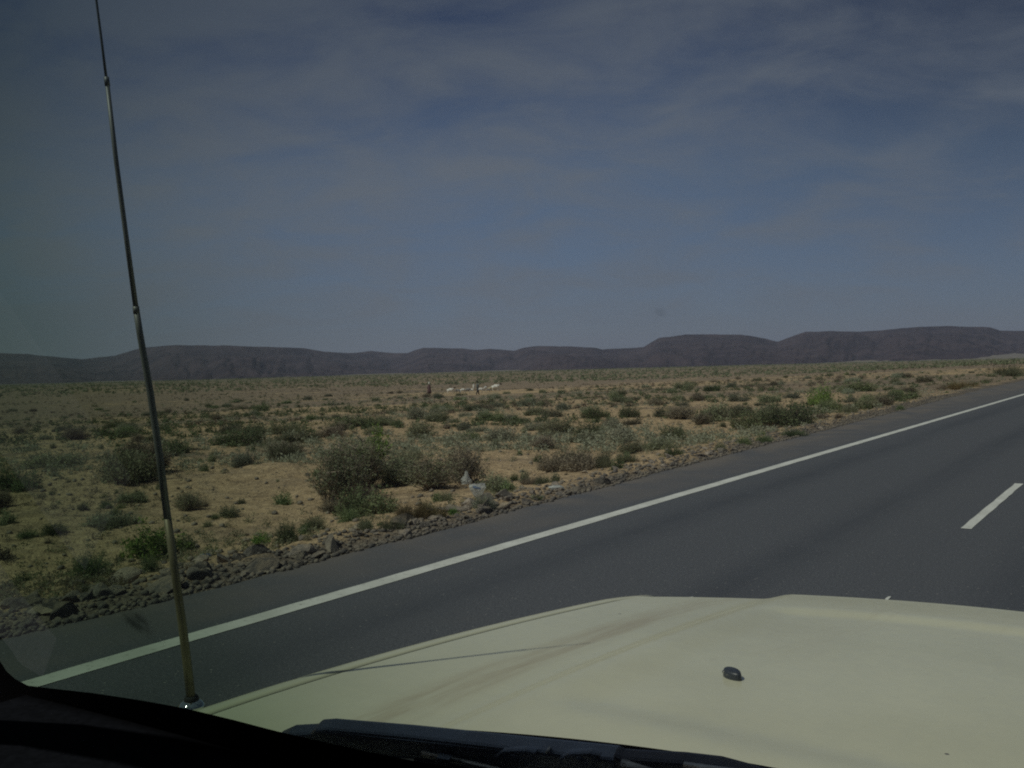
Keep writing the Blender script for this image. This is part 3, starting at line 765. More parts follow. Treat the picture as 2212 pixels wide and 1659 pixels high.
NP = [
 (335, 1212, 160, 88, 'leafy', 'fresh', 'bright leafy green bush standing behind the lower aerial at the roadside rubble', 'shrub', 0),
 (410, 1190, 60, 40, 'forb', 'green', 'low green plant at the right foot of the bright leafy bush', 'plant', 0),
 (200, 1248, 94, 62, 'tuft', 'green', 'round dense green tuft left of the bright leafy bush', 'shrub', 0),
 (620, 1172, 64, 60, 'tuft', 'green', 'round fine green tuft standing alone behind the shoulder rocks', 'shrub', 1),
 (660, 1148, 36, 28, 'tuft', 'green', 'small tuft tucked against the right of the round lone tuft', 'shrub', 2),
 (563, 1176, 46, 32, 'leafy', 'fresh', 'small leafy green plant left of the round lone tuft', 'plant', 1),
 (715, 1085, 150, 135, 'twiggy', 'olive', 'left twiggy bush of the big thicket with pale bare stems', 'shrub', 0),
 (790, 1062, 170, 124, 'twiggy', 'olive', 'middle twiggy brown bush of the big roadside thicket', 'shrub', 1),
 (806, 1008, 80, 92, 'leafy', 'fresh', 'bright green bush rising above the back of the big thicket', 'shrub', 2),
 (770, 1005, 90, 50, 'shrub', 'green', 'dull green bush on the left behind the big thicket', 'shrub', 1),
 (786, 1118, 128, 88, 'shrub', 'green', 'dense dark green bush at the front foot of the big thicket', 'shrub', 2),
 (925, 1062, 150, 92, 'twiggy', 'olive', 'rounded brown olive bush forming the right half of the thicket', 'shrub', 2),
 (870, 1048, 110, 75, 'shrub', 'olive', 'low brown bush between the two halves of the thicket', 'shrub', 0),
 (1003, 1045, 96, 100, 'twiggy', 'brown', 'tall bare twiggy bush behind the torn plastic bags', 'shrub', 3),
 (1072, 1060, 84, 50, 'shrub', 'olive', 'spreading olive bush to the right of the plastic bags', 'shrub', 3),
 (1098, 1062, 46, 30, 'forb', 'green', 'low green plant beside the rounded tan boulder', 'plant', 1),
 (878, 1128, 88, 56, 'grass', 'tan', 'yellow brown grass clump in front of the thicket', 'grass', 0),
 (932, 1118, 66, 46, 'grass', 'tan', 'smaller yellow grass clump right of the yellow brown one', 'grass', 1),
 (790, 1148, 66, 40, 'grass', 'olive', 'olive grass clump at the shoulder below the dense green bush', 'grass', 2),
 (840, 1146, 60, 34, 'grass', 'olive', 'low olive grass between the shoulder rocks and yellow clump', 'grass', 0),
 (1045, 1102, 62, 40, 'tuft', 'grey', 'grey green tuft under the larger torn plastic bag', 'shrub', 0),
 (980, 1112, 36, 18, 'forb', 'fresh', 'tiny fresh green plant on the flat pale stone', 'plant', 2),
 (1148, 1048, 60, 26, 'grass', 'brown', 'dry brown grass patch right of the rounded tan boulder', 'grass', 1),
 (1165, 1082, 40, 16, 'forb', 'green', 'low green plant on the gravel below the dry brown grass', 'plant', 0),
 (285, 1045, 130, 92, 'shrub', 'olive', 'large grey olive bush directly behind the aerial', 'shrub', 0),
 (335, 1022, 100, 80, 'twiggy', 'brown', 'dark brown twiggy bush right behind the aerial', 'shrub', 1),
 (30, 1062, 100, 66, 'shrub', 'green', 'dark bush at the left edge of the view', 'shrub', 1),
 (8, 1100, 60, 46, 'twiggy', 'brown', 'dark twiggy bush below the dark bush at the left edge', 'shrub', 2),
 (120, 1012, 120, 40, 'shrub', 'olive', 'broad low olive bush between the left edge and the aerial', 'shrub', 2),
 (405, 1104, 62, 52, 'twiggy', 'olive', 'small open twiggy bush just right of the aerial', 'shrub', 3),
 (495, 1118, 56, 34, 'tuft', 'olive', 'olive tuft right of the small open twiggy bush', 'shrub', 1),
 (60, 1165, 60, 26, 'tuft', 'green', 'left one of two low green tufts on bare sand at left', 'shrub', 2),
 (118, 1158, 76, 30, 'tuft', 'green', 'right one of two low green tufts on bare sand at left', 'shrub', 0),
 (505, 966, 120, 52, 'shrub', 'green', 'wide green bush on the sand right of the aerial', 'shrub', 3),
 (372, 985, 66, 46, 'shrub', 'green', 'green bush touching the right side of the aerial', 'shrub', 1),
 (612, 990, 62, 40, 'shrub', 'olive', 'olive bush below and right of the wide green bush', 'shrub', 0),
 (650, 958, 96, 34, 'shrub', 'olive', 'pale olive bush between wide green bush and the thicket', 'shrub', 2),
 (775, 922, 94, 36, 'shrub', 'green', 'green mound of bush behind the thicket', 'shrub', 0),
 (838, 918, 62, 24, 'shrub', 'olive', 'small olive bush joined to the right of the green mound', 'shrub', 1),
 (905, 944, 92, 42, 'shrub', 'olive', 'olive bush behind the right half of the thicket', 'shrub', 3),
 (915, 905, 60, 34, 'shrub', 'grey', 'dark grey green bush below the robed herder', 'shrub', 1),
 (1072, 952, 90, 44, 'shrub', 'grey', 'grey bush behind the tall bare twigs', 'shrub', 2),
 (1050, 888, 60, 18, 'shrub', 'brown', 'brownish low bush below the flock', 'shrub', 0),
 (1192, 942, 86, 50, 'shrub', 'olive', 'olive bush left of the bright rounded bush in mid plain', 'shrub', 3),
 (1280, 942, 54, 36, 'shrub', 'green', 'bright rounded bush in mid plain above the road centre', 'shrub', 0),
 (1287, 904, 60, 32, 'shrub', 'green', 'green bush directly behind the bright rounded bush', 'shrub', 1),
 (1348, 954, 92, 46, 'shrub', 'grey', 'pale grey green bush right of the bright rounded bush', 'shrub', 2),
 (1310, 1010, 76, 44, 'grass', 'olive', 'bushy grass tuft at the road edge in the middle', 'grass', 1),
 (1365, 1000, 54, 30, 'grass', 'olive', 'smaller grass tuft right of the bushy road edge tuft', 'grass', 2),
 (1455, 985, 58, 26, 'tuft', 'green', 'round green tuft left of the dark lump of rock', 'shrub', 1),
 (1462, 906, 72, 34, 'twiggy', 'brown', 'dark twiggy bush in the plain right of centre', 'shrub', 0),
 (1540, 912, 96, 58, 'shrub', 'olive', 'large olive bush left of the dark roadside clump', 'shrub', 3),
 (1622, 928, 78, 50, 'shrub', 'green', 'left bush of the dark roadside clump at right', 'shrub', 0),
 (1705, 924, 110, 72, 'shrub', 'green', 'tallest dark bush of the roadside clump at right', 'shrub', 2),
 (1660, 905, 70, 44, 'shrub', 'olive', 'olive bush in the middle of the roadside clump', 'shrub', 1),
 (1715, 946, 82, 22, 'tuft', 'green', 'flat green tuft in front of the tallest dark bush', 'shrub', 2),
 (1774, 878, 56, 54, 'shrub', 'fresh', 'upright bright green bush behind the roadside clump', 'shrub', 1),
 (1606, 960, 42, 20, 'tuft', 'green', 'left tuft of a pair at the asphalt edge below the clump', 'shrub', 0),
 (1650, 957, 50, 22, 'tuft', 'green', 'right tuft of a pair at the asphalt edge below the clump', 'shrub', 1),
 (1556, 975, 34, 26, 'tuft', 'olive', 'small tuft left of the tuft pair at the asphalt edge', 'shrub', 2),
 (1866, 884, 46, 28, 'shrub', 'olive', 'small olive bush near the asphalt at far right', 'shrub', 0),
 (1945, 888, 26, 18, 'tuft', 'green', 'tiny green tuft on the asphalt edge at far right', 'shrub', 2),
 (1850, 845, 90, 30, 'shrub', 'green', 'wide green bush behind the small olive one at far right', 'shrub', 3),
 (1960, 862, 60, 24, 'shrub', 'green', 'green bush close to the road where the edge line narrows', 'shrub', 2),
 (2070, 842, 90, 22, 'grass', 'tan', 'strip of yellow green grass beside the distant shoulder', 'grass', 0),
 (2190, 812, 110, 26, 'grass', 'olive', 'dense green grass at the right border beside the road', 'grass', 1),
 (1345, 870, 40, 16, 'shrub', 'olive', 'small olive bush in the plain right of the flock', 'shrub', 1),
 (565, 888, 40, 18, 'shrub', 'green', 'small dark bush far off to the right of the aerial', 'shrub', 0),
]
for a in NP: named_plant(*a)

def clear(x, y, rad):
    return all((x - a) ** 2 + (y - b) ** 2 > (rad + c * 0.6) ** 2 for a, b, c in TAKEN)
def patch(x, y):
    """how bushy the plain is here"""
    s = x * V2[0] + y * V2[1]; l = x * N2[0] + y * N2[1]
    r = math.hypot(x, y); th = math.degrees(math.atan2(x, y))
    n = float(fbm(np.array([x * 0.5]), np.array([y]), 7.0, 3, 91)) + 0.5
    a = 0.18 + 0.9 * float(ss(0.42, 0.62, n))
    a *= 0.35 + 0.65 * float(ss(8, 24, r))
    if th > 5: a = a * 1.3
    if 52 < r < 75 and th < 0: a *= 0.25
    return a
kinds_s = [('shrub', 'green'), ('shrub', 'olive'), ('shrub', 'olive'), ('shrub', 'grey'), ('twiggy', 'brown'), ('shrub', 'brown'), ('shrub', 'grey')]
slab_l = {('shrub', 'green'): ('dull green desert shrub dotted over the sandy plain', 'green desert shrubs on the plain'),
          ('shrub', 'olive'): ('olive desert shrub dotted over the sandy plain', 'olive desert shrubs on the plain'),
          ('shrub', 'grey'): ('pale grey green desert shrub dotted over the sandy plain', 'grey desert shrubs on the plain'),
          ('shrub', 'brown'): ('dry brown desert shrub dotted over the sandy plain', 'brown desert shrubs on the plain'),
          ('twiggy', 'brown'): ('bare twiggy brown shrub dotted over the sandy plain', 'twiggy shrubs on the plain')}
n = 0
while n < 225:
    r = 13 * (150 / 13.0) ** (rnd.random() ** 0.85); th = R(rnd.uniform(-31, 33))
    x, y = math.sin(th) * r, math.cos(th) * r
    s, l = x * V2[0] + y * V2[1], x * N2[0] + y * N2[1]
    if l < float(edge_l(s)) + 1.4 or rnd.random() > patch(x, y): continue
    w = rnd.uniform(0.4, 1.1) * (1 + 0.25 * float(ss(30, 90, r)))
    if not clear(x, y, w * 0.4): continue
    k = rnd.choice(kinds_s); lb, gp = slab_l[k]
    o = plant((x, y, z_at(x, y)), w, w * rnd.uniform(0.40, 0.62), k[0], k[1], lb, 'shrub', gp, parts=r < 45)
    AUTO.append((o, {'green': 'dull green shrub', 'olive': 'olive shrub', 'grey': 'pale grey shrub', 'brown': 'twiggy brown shrub' if k[0] == 'twiggy' else 'dense brown shrub'}[k[1]]))
    TAKEN.append((x, y, w * 0.4)); n += 1
n = 0
fl = {'green': ('little green plant on the open sand', 'little green plants on the sand'),
      'olive': ('little olive plant on the open sand', 'little olive plants on the sand'),
      'brown': ('little withered brown plant on the open sand', 'little brown plants on the sand')}
while n < 290:
    r = 7.5 * (60 / 7.5) ** (rnd.random() ** 0.8); th = R(rnd.uniform(-32, 30))
    x, y = math.sin(th) * r, math.cos(th) * r
    s, l = x * V2[0] + y * V2[1], x * N2[0] + y * N2[1]
    if l < float(edge_l(s)) + 0.7: continue
    if not clear(x, y, 0.08): continue
    w = 0.10 + 0.26 * rnd.random() ** 1.5
    m = rnd.choice(['green', 'green', 'olive', 'olive', 'brown']); lb, gp = fl[m]
    o = plant((x, y, z_at(x, y)), w, w * rnd.uniform(0.5, 0.8), rnd.choice(['forb', 'forb', 'tuft']), m, lb, 'plant', gp, parts=False, name='low_plant')
    AUTO.append((o, ('small ' if w > 0.2 else 'tiny ') + m + ' plant'))
    n += 1

# the uncountable cover of the plain
def scrub(name, n, rmin, rmax, mname, seed, wmin, wmax, thr, nl, label, leaf=0.05, power=1.0):
    rs = np.random.RandomState(seed)
    r = rmin * (rmax / rmin) ** (rs.rand(n * 6) ** power); th = np.radians(rs.uniform(-36, 40, n * 6))
    x = np.sin(th) * r; y = np.cos(th) * r
    s = x * V2[0] + y * V2[1]; l = x * N2[0] + y * N2[1]
    pn = fbm(x * 0.45, y, 6.0 , 4, seed + 5) + 0.35 * fbm(x * 0.3, y, 60, 3, seed + 9)
    ok = (l > edge_l(s) + 0.9) & (np.hypot(x + 1.5, (y - 118) * 0.35) > 9) & (pn + 0.22 * (rs.rand(len(x)) - 0.5) > thr)
    x, y, r = x[ok][:n], y[ok][:n], r[ok][:n]
    z = hgt_terrain(x, y); m_ = len(x)
    w = (wmin + (wmax - wmin) * rs.rand(m_) ** 2) * (1 + 0.6 * ss(60, 400, r) + 2.2 * ss(400, 2500, r))
    P = []
    dirs = rs.randn(m_, nl, 3); dirs /= np.linalg.norm(dirs, axis=2)[..., None]; dirs[..., 2] = np.abs(dirs[..., 2]) * 1.1
    rad = rs.rand(m_, nl, 1) ** 0.5
    P = dirs * rad * (w * 0.5)[:, None, None]
    P[..., 2] *= 0.95
    P = P + np.stack([x, y, z], 1)[:, None, :]
    sz = np.repeat(w, nl)[:, None] * leaf / 0.3
    n_ = m_ * nl; Pf = P.reshape(-1, 3)
    d = rs.randn(n_, 3); d[:, 2] = np.abs(d[:, 2]); d /= np.linalg.norm(d, axis=1)[:, None]
    e = rs.randn(n_, 3); e -= d * (e * d).sum(1)[:, None]; e /= np.linalg.norm(e, axis=1)[:, None]
    V = np.stack([Pf - e * sz * .4, Pf + e * sz * .4, Pf + d * sz * 1.5], 1).reshape(-1, 3)
    me = npmesh(name, V, np.arange(3 * n_).reshape(-1, 3), M[mname])
    o = link(name, me); tag(o, label, 'ground cover', kind='stuff')
scrub('ground_cover', 4200, 8, 50, 'olive', 7, 0.04, 0.20, 0.0, 36, 'low olive herbs dotting the nearer sand', 0.035)
scrub('ground_cover', 4200, 9, 66, 'brown', 17, 0.04, 0.20, 0.0, 36, 'low dry brown herbs dotting the nearer sand', 0.035)
scrub('ground_cover', 3000, 22, 140, 'grey', 57, 0.15, 0.50, 0.12, 44, 'pale grey herbs across the middle of the plain', 0.035)
scrub('ground_cover', 3600, 35, 420, 'green', 27, 0.20, 0.60, 0.13, 26, 'dull green scrub dotting the middle of the plain', 0.05)
scrub('ground_cover', 3800, 45, 500, 'brown', 37, 0.20, 0.55, 0.11, 24, 'brown scrub dotting the middle of the plain', 0.05)
scrub('ground_cover', 12000, 220, 3600, 'olive', 47, 0.5, 1.1, 0.0, 10, 'fine olive scrub on the far plain towards the hills', 0.09)

# ------------------------------------------------------------------ the vehicle the picture is taken from
M['cream'] = None
def cream_paint():
    m, nt, b = mat('cream_paint'); nb = NB(nt); c = nb.coord(); xs = nb.xyz(c)
    n = nb.noise(c, 2.2, 5, 0.6); nf = nb.noise(c, 45, 3, 0.6)
    col = nb.mix(nb.ramp(n, 0.3, 0.7), (0.545, 0.53, 0.385), (0.605, 0.59, 0.44))
    # dust settled in streaks, running along the bonnet beside the raised panel
    sm = nb.mapping(c, rot=(0, 0, 0.10), scl=(1, 0.10, 1))
    st = nb.noise(sm, 9.0, 5, 0.65, 0.6)
    ax = nb.math('ABSOLUTE', nb.math('ADD', xs[0], 0.645))
    bandm = nb.ramp(ax, 0.015, 0.06, 1.0, 0.0)
    dust = nb.math('MULTIPLY', bandm, nb.ramp(st, 0.38, 0.62))
    dust = nb.math('MAXIMUM', dust, nb.math('MULTIPLY', nb.ramp(st, 0.60, 0.75), 0.30))
    big = nb.noise(nb.mapping(c, loc=(3, 1, 0), scl=(1.2, 1, 1)), 1.8, 5, 0.6)
    dust = nb.math('ADD', dust, nb.ramp(big, 0.5, 0.75, 0, 0.25), clamp=True)
    col = nb.mix(nb.math('MULTIPLY', dust, 0.62), col, (0.29, 0.23, 0.145))
    sp = nb.voro(c, 14.0); spc = nb.xyz(nb.voro(c, 14.0, out='Color'))[0]
    col = nb.mix(nb.math('MULTIPLY', nb.ramp(sp, .055, .03), nb.math('GREATER_THAN', spc, 0.90)), col, (0.10, 0.09, 0.08))
    nt.links.new(col, b.inputs['Base Color'])
    nt.links.new(nb.math('ADD', nb.ramp(nf, .3, .7, 0.34, 0.44), nb.math('MULTIPLY', dust, 0.25)), b.inputs['Roughness'])
    b.inputs['Specular IOR Level'].default_value = 0.45
    b.inputs['Coat Weight'].default_value = 0.45; b.inputs['Coat Roughness'].default_value = 0.14
    return m
M['cream'] = cream_paint()
M['black_plastic'] = flat_mat('black_plastic', (0.030, 0.036, 0.044), 0.42, noise=0.15, nscale=30, rough_var=0.06)
M['wiper_metal'] = flat_mat('satin_black_metal', (0.17, 0.21, 0.25), 0.38, metal=0.2, noise=0.2, nscale=25, rough_var=0.08)
M['bare_metal'] = flat_mat('worn_bare_metal', (0.34, 0.34, 0.30), 0.35, metal=0.9, noise=0.2, nscale=40)
M['rubber'] = flat_mat('rubber', (0.010, 0.010, 0.011), 0.8, noise=0.2)
M['trim'] = flat_mat('dark_interior_trim', (0.005, 0.006, 0.008), 0.95, noise=0.25, nscale=120, spec=0.03)
M['seal'] = flat_mat('black_window_border', (0.004, 0.004, 0.005), 0.9, noise=0.1, spec=0.1)
M['chrome'] = flat_mat('chrome', (0.75, 0.76, 0.78), 0.08, metal=1.0, noise=0.03)
M['rod'] = flat_mat('dark_rod_metal', (0.14, 0.15, 0.14), 0.5, metal=0.2, noise=0.2, nscale=15)
M['rod_brass'] = flat_mat('weathered_rod_metal', (0.23, 0.20, 0.12), 0.5, metal=0.3, noise=0.25, nscale=25)
M['cowl'] = flat_mat('cowl_black', (0.007, 0.008, 0.009), 0.6, noise=0.2)
M['bay'] = flat_mat('engine_bay_black', (0.004, 0.004, 0.004), 1.0, noise=0.1, spec=0.0)
M['lamp_lens'] = flat_mat('headlight_lens', (0.6, 0.6, 0.6), 0.1, noise=0.05)

def glass_mat(name, tintc, band=False):
    m = bpy.data.materials.new(name); m.use_nodes = True; nt = m.node_tree; nb = NB(nt)
    nt.nodes.remove(nt.nodes['Principled BSDF'])
    t = nb.n('ShaderNodeBsdfTransparent'); g = nb.n('ShaderNodeBsdfGlossy'); g.inputs['Roughness'].default_value = 0.0
    d = nb.n('ShaderNodeBsdfTranslucent'); d.inputs['Color'].default_value = (0.52, 0.56, 0.56, 1)
    fr = nb.n('ShaderNodeFresnel'); fr.inputs['IOR'].default_value = 1.36
    c = nb.coord(); xs = nb.xyz(c)
    col = (*tintc, 1)
    if band:
        # tint carries the view's vignetting: darker towards the top, darker and greener leftward
        f = nb.ramp(xs[2], 1.88, 2.04)
        cc = nb.mix(f, tintc, (0.34, 0.44, 0.50))
        e = nb.ramp(xs[0], -0.06, -0.68)
        cc = nb.mix(1.0, cc, nb.mix(e, (1, 1, 1), (0.36, 0.47, 0.37)), 'MULTIPLY')
        nt.links.new(cc, t.inputs[0])
        # film of dust wiped into faint vertical streaks
        n = nb.noise(nb.mapping(c, scl=(1, 1, 0.16)), 6.0, 5, 0.6, 0.4); n2 = nb.noise(c, 90, 2, 0.6)
        df = nb.math('ADD', nb.ramp(n, 0.45, 0.78, 0.022, 0.060), nb.ramp(n2, 0.68, 0.8, 0, 0.008))
    else:
        t.inputs[0].default_value = col; df = 0.004
    mx = nb.n('ShaderNodeMixShader'); nt.links.new(fr.outputs[0], mx.inputs[0])
    nt.links.new(t.outputs[0], mx.inputs[1]); nt.links.new(g.outputs[0], mx.inputs[2])
    mx2 = nb.n('ShaderNodeMixShader'); nb.put(mx2.inputs[0], df)
    nt.links.new(mx.outputs[0], mx2.inputs[1]); nt.links.new(d.outputs[0], mx2.inputs[2])
    nt.links.new(mx2.outputs[0], nt.nodes['Material Output'].inputs['Surface'])
    return m
M['screen'] = glass_mat('windscreen_glass', (0.79, 0.875, 0.85), True)
M['glass'] = glass_mat('side_window_glass', (0.14, 0.16, 0.15))

HW = 0.935                                            # half width of the body
def sr(x): return 0.985 - 0.42 * x * x                # rear edge of the bonnet
def sf(x): return 2.24 - 0.49 * x * x                 # front edge of the bonnet
def xgap(s): return 0.862 - 0.055 * (s - 0.8)
def dh_hood(s, x):
    u = max(0.0, (s - 0.78) / 1.4)
    return 0.455 + 0.108 * u ** 1.6 + 0.012 * (abs(x) / 0.86) ** 2
def sst(a, b, x):
    t = min(1, max(0, (x - a) / (b - a))); return t * t * (3 - 2 * t)
def hood_z(s, x):
    z = CAMZ - dh_hood(s, x)
    a = abs(x)
    z += 0.013 * (1 - sst(0.510, 0.570, a))
    z -= 0.009 * (1 - sst(0.42, 0.50, a)) * (1 - sst(sf(x) - 0.30, sf(x) - 0.22, s)) * sst(1.0, 1.1, s)
    return z
vehicle = empty('off_road_car', (road_pt(0, CX).x, road_pt(0, CX).y, 0), -AZ)
tag(vehicle, 'cream off-road car on the asphalt, seen from its cabin over the bonnet', 'off-road car')

def grid_mesh(name, fn, nu, nv, material, parent, smooth=True, solid=0.0):
    v = [fn(i / nu, j / nv) for j in range(nv + 1) for i in range(nu + 1)]
    f = [(j * (nu + 1) + i, j * (nu + 1) + i + 1, (j + 1) * (nu + 1) + i + 1, (j + 1) * (nu + 1) + i) for j in range(nv) for i in range(nu)]
    me = pymesh(name, v, f, material, smooth); o = link(name, me, parent=parent)
    if solid:
        md = o.modifiers.new('solid', 'SOLIDIFY'); md.thickness = solid; md.offset = -1
    return o
def add(name, vf, material, parent, smooth=False, bevel=0):
    o = link(name, pymesh(name, vf[0], vf[1], material, smooth), parent=parent)
    if bevel: bevel_mod(o, bevel)
    return o

# bonnet
def hood_fn(u, v):
    k = (u - 0.5) * 2
    if v <= 0.84:
        t = v / 0.84
        x = k * 0.86; s = sr(x) + t * (sf(x) - sr(x)); x = k * (xgap(s) - 0.0022)
        z = hood_z(s, x)
        e = abs(k)
        
        return (x, s, z)
    t = (v - 0.84) / 0.16                              # nose rolls over into the front face
    x = k * 0.86; s0 = sf(x); x = k * (xgap(s0) - 0.004)
    a = t * math.pi / 2
    r = 0.055
    return (x, s0 + r * math.sin(a), hood_z(s0, x) - r * (1 - math.cos(a)) - (0.10 * (t - .8) / .2 if t > .8 else 0))
hood = grid_mesh('bonnet', hood_fn, 120, 96, M['cream'], vehicle)
hood['label'] = 'dusty cream bonnet with a raised centre panel'

# washer nozzle with its two jets
d = ray_car(1583, 1462); 
def hit_hood(px, py):
    d = ray_car(px, py); a, b = 0.3, 4.0
    for _ in range(40):
        t = (a + b) / 2; s, l, z = d[0] * t, d[1] * t, CAMZ + d[2] * t
        if z > hood_z(s, -(l - CX)): a = t
        else: b = t
    return Vector((-(l - CX), s, hood_z(s, -(l - CX)))), t
np_, nt_d = hit_hood(1583, 1464)
def nozzle_body():
    v, f = [], []
    L, W, H = 0.040, 0.023, 0.0125
    nr, ns = 7, 16
    for i in range(nr):
        t = i / (nr - 1); k = math.sqrt(max(0.0, 1 - t ** 2.6)); zz = H * math.sin(t * math.pi / 2)
        for j in range(ns):
            a = 2 * math.pi * j / ns; cx = math.cos(a); sx = math.sin(a)
            tear = 1.0 - 0.35 * max(0, cx) ** 2
            v.append((L * 0.5 * cx * (0.45 + 0.55 * k), W * 0.5 * sx * tear * (0.35 + 0.65 * k), zz))
    for i in range(nr - 1):
        for j in range(ns): j2 = (j + 1) % ns; f.append((i * ns + j, i * ns + j2, (i + 1) * ns + j2, (i + 1) * ns + j))
    f.append(tuple((nr - 1) * ns + j for j in range(ns)))
    return v, f
nz = add('washer_nozzle', nozzle_body(), M['black_plastic'], vehicle, True)
nz.location = np_; nz.rotation_euler = (0.03, 0, R(-36))
for dx in (-0.010, 0.001):
    j = link('washer_jet', pymesh('washer_jet', *tube([(0, 0.003, 0), (0, -0.002, 0.001)], 0.0028, 10), M['bare_metal'], True), parent=nz)
    j.location = (dx, -0.0085, 0.0065); j.rotation_euler = (-0.6, 0, 0)

# wings, flanks, front
def flank(side):
    rows = []
    prof = [(0.0012, 0.0002), (0.014, -0.001), (0.028, 0.0), (0.041, 0.004), (0.052, 0.013), (0.059, 0.030), (0.063, 0.07), (0.066, 0.16), (0.072, 0.26), (0.080, 0.40), (0.078, 0.58), (0.06, 0.80)]
    S = [i * 0.05 for i in range(-54, 40)]
    v, f = [], []
    for s in S:
        s_ = min(s, sf(0.86) + 0.03)
        for o, dz in prof:
            if s >= 0.74:
                x = xgap(s) + o; z = hood_z(min(s, 1.88), xgap(s)) - dz
                if s > 1.80: x -= 0.7 * (s - 1.80) ** 2 ; z -= 0.5 * (s - 1.80) ** 2 
            else:
                k_ = sst(0.74, 0.55, s) if False else 1 - sst(0.55, 0.74, s); x = (xgap(0.74) + o) * (1 - k_) + (0.965 + 0.25 * o) * k_; z = hood_z(0.78, 0.86) - 0.005 - dz
            # wheel openings
            for wc in (1.18, -1.72):
                dd = math.hypot(s - wc, 0); R_ = 0.46
                if dd < R_: z = max(z, 0.40 + math.sqrt(R_ * R_ - dd * dd))
            v.append((side * x, s, z))
    w = len(prof)
    for i in range(len(S) - 1):
        for k in range(w - 1):
            q = (i * w + k, i * w + k + 1, (i + 1) * w + k + 1, (i + 1) * w + k)
            f.append(q if side > 0 else q[::-1])
    o = add('wing', (v, f), M['cream'], vehicle, True)
    md = o.modifiers.new('solid', 'SOLIDIFY'); md.thickness = 0.0015; md.offset = -1
    md.use_rim = True
    return o
flank(-1); flank(1)
# dark engine bay liner below the shut lines, so the gaps read black
add('engine_bay', join(slab([(-0.86, 0.6, 1.22), (0.86, 0.6, 1.22), (0.80, 1.80, 1.16), (-0.80, 1.80, 1.16)], (0, 0, -0.04))), M['bay'], vehicle)
add('body', join(slab([(-0.86, 1.80, 0.52), (-0.70, 2.12, 0.52), (0, 2.25, 0.52), (0.70, 2.12, 0.52), (0.86, 1.80, 0.52), (0.86, -2.68, 0.52), (-0.86, -2.68, 0.52)], (0, 0, 0.06)),
                 slab([(-0.96, -2.72, 0.5), (0.96, -2.72, 0.5), (0.96, -2.72, 1.36), (-0.96, -2.72, 1.36)], (0, 0.05, 0)),
                 slab([(-0.82, 1.93, 0.55), (-0.6, 2.09, 0.55), (0, 2.21, 0.55), (0.6, 2.09, 0.55), (0.82, 1.93, 0.55), (0.8, 1.86, 0.55), (-0.8, 1.86, 0.55)], (0, 0, 0.66))), M['cream'], vehicle, bevel=0.01)
add('front_bumper', slab([(-0.92, 1.95, 0.45), (-0.65, 2.30, 0.45), (0, 2.38, 0.45), (0.65, 2.30, 0.45), (0.92, 1.95, 0.45), (0.80, 1.95, 0.45), (0, 2.2, 0.45), (-0.80, 1.95, 0.45)], (0, 0, 0.22)), M['black_plastic'], vehicle, bevel=0.02)
gr = join(*[slab([(-0.45, 2.20, z), (0.45, 2.20, z), (0.45, 2.235, z), (0, 2.26, z), (-0.45, 2.235, z)], (0, 0, 0.02)) for z in (0.85, 0.92, 0.99, 1.06, 1.13)])
add('grille', gr, M['black_plastic'], vehicle)
for sx in (-1, 1):
    hl = add('headlight', slab([(sx * 0.50, 2.16, 0.90), (sx * 0.76, 2.02, 0.90), (sx * 0.76, 2.02, 1.12), (sx * 0.50, 2.16, 1.12)], (0, 0.03, 0)), M['lamp_lens'], vehicle, bevel=0.008)
for sx in (-1, 1):
    for wy in (1.18, -1.72):
        w = empty('wheel', (sx * 0.80, wy, 0.385)); w.parent = vehicle
        tv = []; tf = []; n_, m_ = 32, 10
        for i in range(n_):
            a = 2 * math.pi * i / n_
            for k in range(m_):
                b_ = 2 * math.pi * k / m_
                rr_ = 0.305 + 0.08 * math.cos(b_); tv.append((0.12 * math.sin(b_), rr_ * math.cos(a), rr_ * math.sin(a)))
        for i in range(n_):
            for k in range(m_):
                i2, k2 = (i + 1) % n_, (k + 1) % m_; tf.append((i * m_ + k, i2 * m_ + k, i2 * m_ + k2, i * m_ + k2))
        add('tyre', (tv, tf), M['rubber'], w, True)
        add('rim', tube([(-0.06, 0, 0), (-0.02, 0, 0), (0.02, 0, 0), (0.06, 0, 0)], [0.23, 0.16, 0.16, 0.23], 24), M['bare_metal'], w, True)

# cowl between bonnet and screen
cv = []
for (a, zz, ss0) in ((0, 0, 0),): pass
def cowl_fn(u, v):
    x = (u - 0.5) * 2 * 0.86
    s0 = 0.60 - 0.05 * (x / 0.9) ** 2; s = s0 + v * (sr(x) + 0.004 - s0)
    return (x, s, 1.355 - 0.035 * math.sin(v * math.pi) - v * (1.355 - hood_z(sr(x), x) + 0.018))
grid_mesh('cowl', cowl_fn, 40, 12, M['cowl'], vehicle, solid=0.006)

# windscreen: raked, gently curved
def scr(x, dh, off=0.0):
    s = 0.62 + 0.6 * (dh - 0.35) - 0.055 * (x / 0.9) ** 2
    n = Vector((0, 1, 0.6)).normalized()
    return Vector((x, s, CAMZ - dh)) + n * off
def hit_screen(px, py, off=0.0):
    d = ray_car(px, py); a, b = 0.05, 3.0
    for _ in range(40):
        t = (a + b) / 2; s, l, z = d[0] * t, d[1] * t, d[2] * t; x = -(l - CX)
        p = scr(x, -z, off)
        # signed distance in front of the sheet
        if s < p.y: a = t
        else: b = t
    return Vector((x, s, CAMZ + z))
TOP = -0.47
def xw(dh):      # half width of the glass at this height
    return 1.10 - 0.24 * (0.40 - dh) / 0.87
ws = grid_mesh('windscreen', lambda u, v: scr((u - 0.5) * 2 * xw(0.40 - v * 0.87), 0.40 - v * 0.87), 30, 16, M['screen'], vehicle)
ws['label'] = 'dusty tinted windscreen with faint smears'
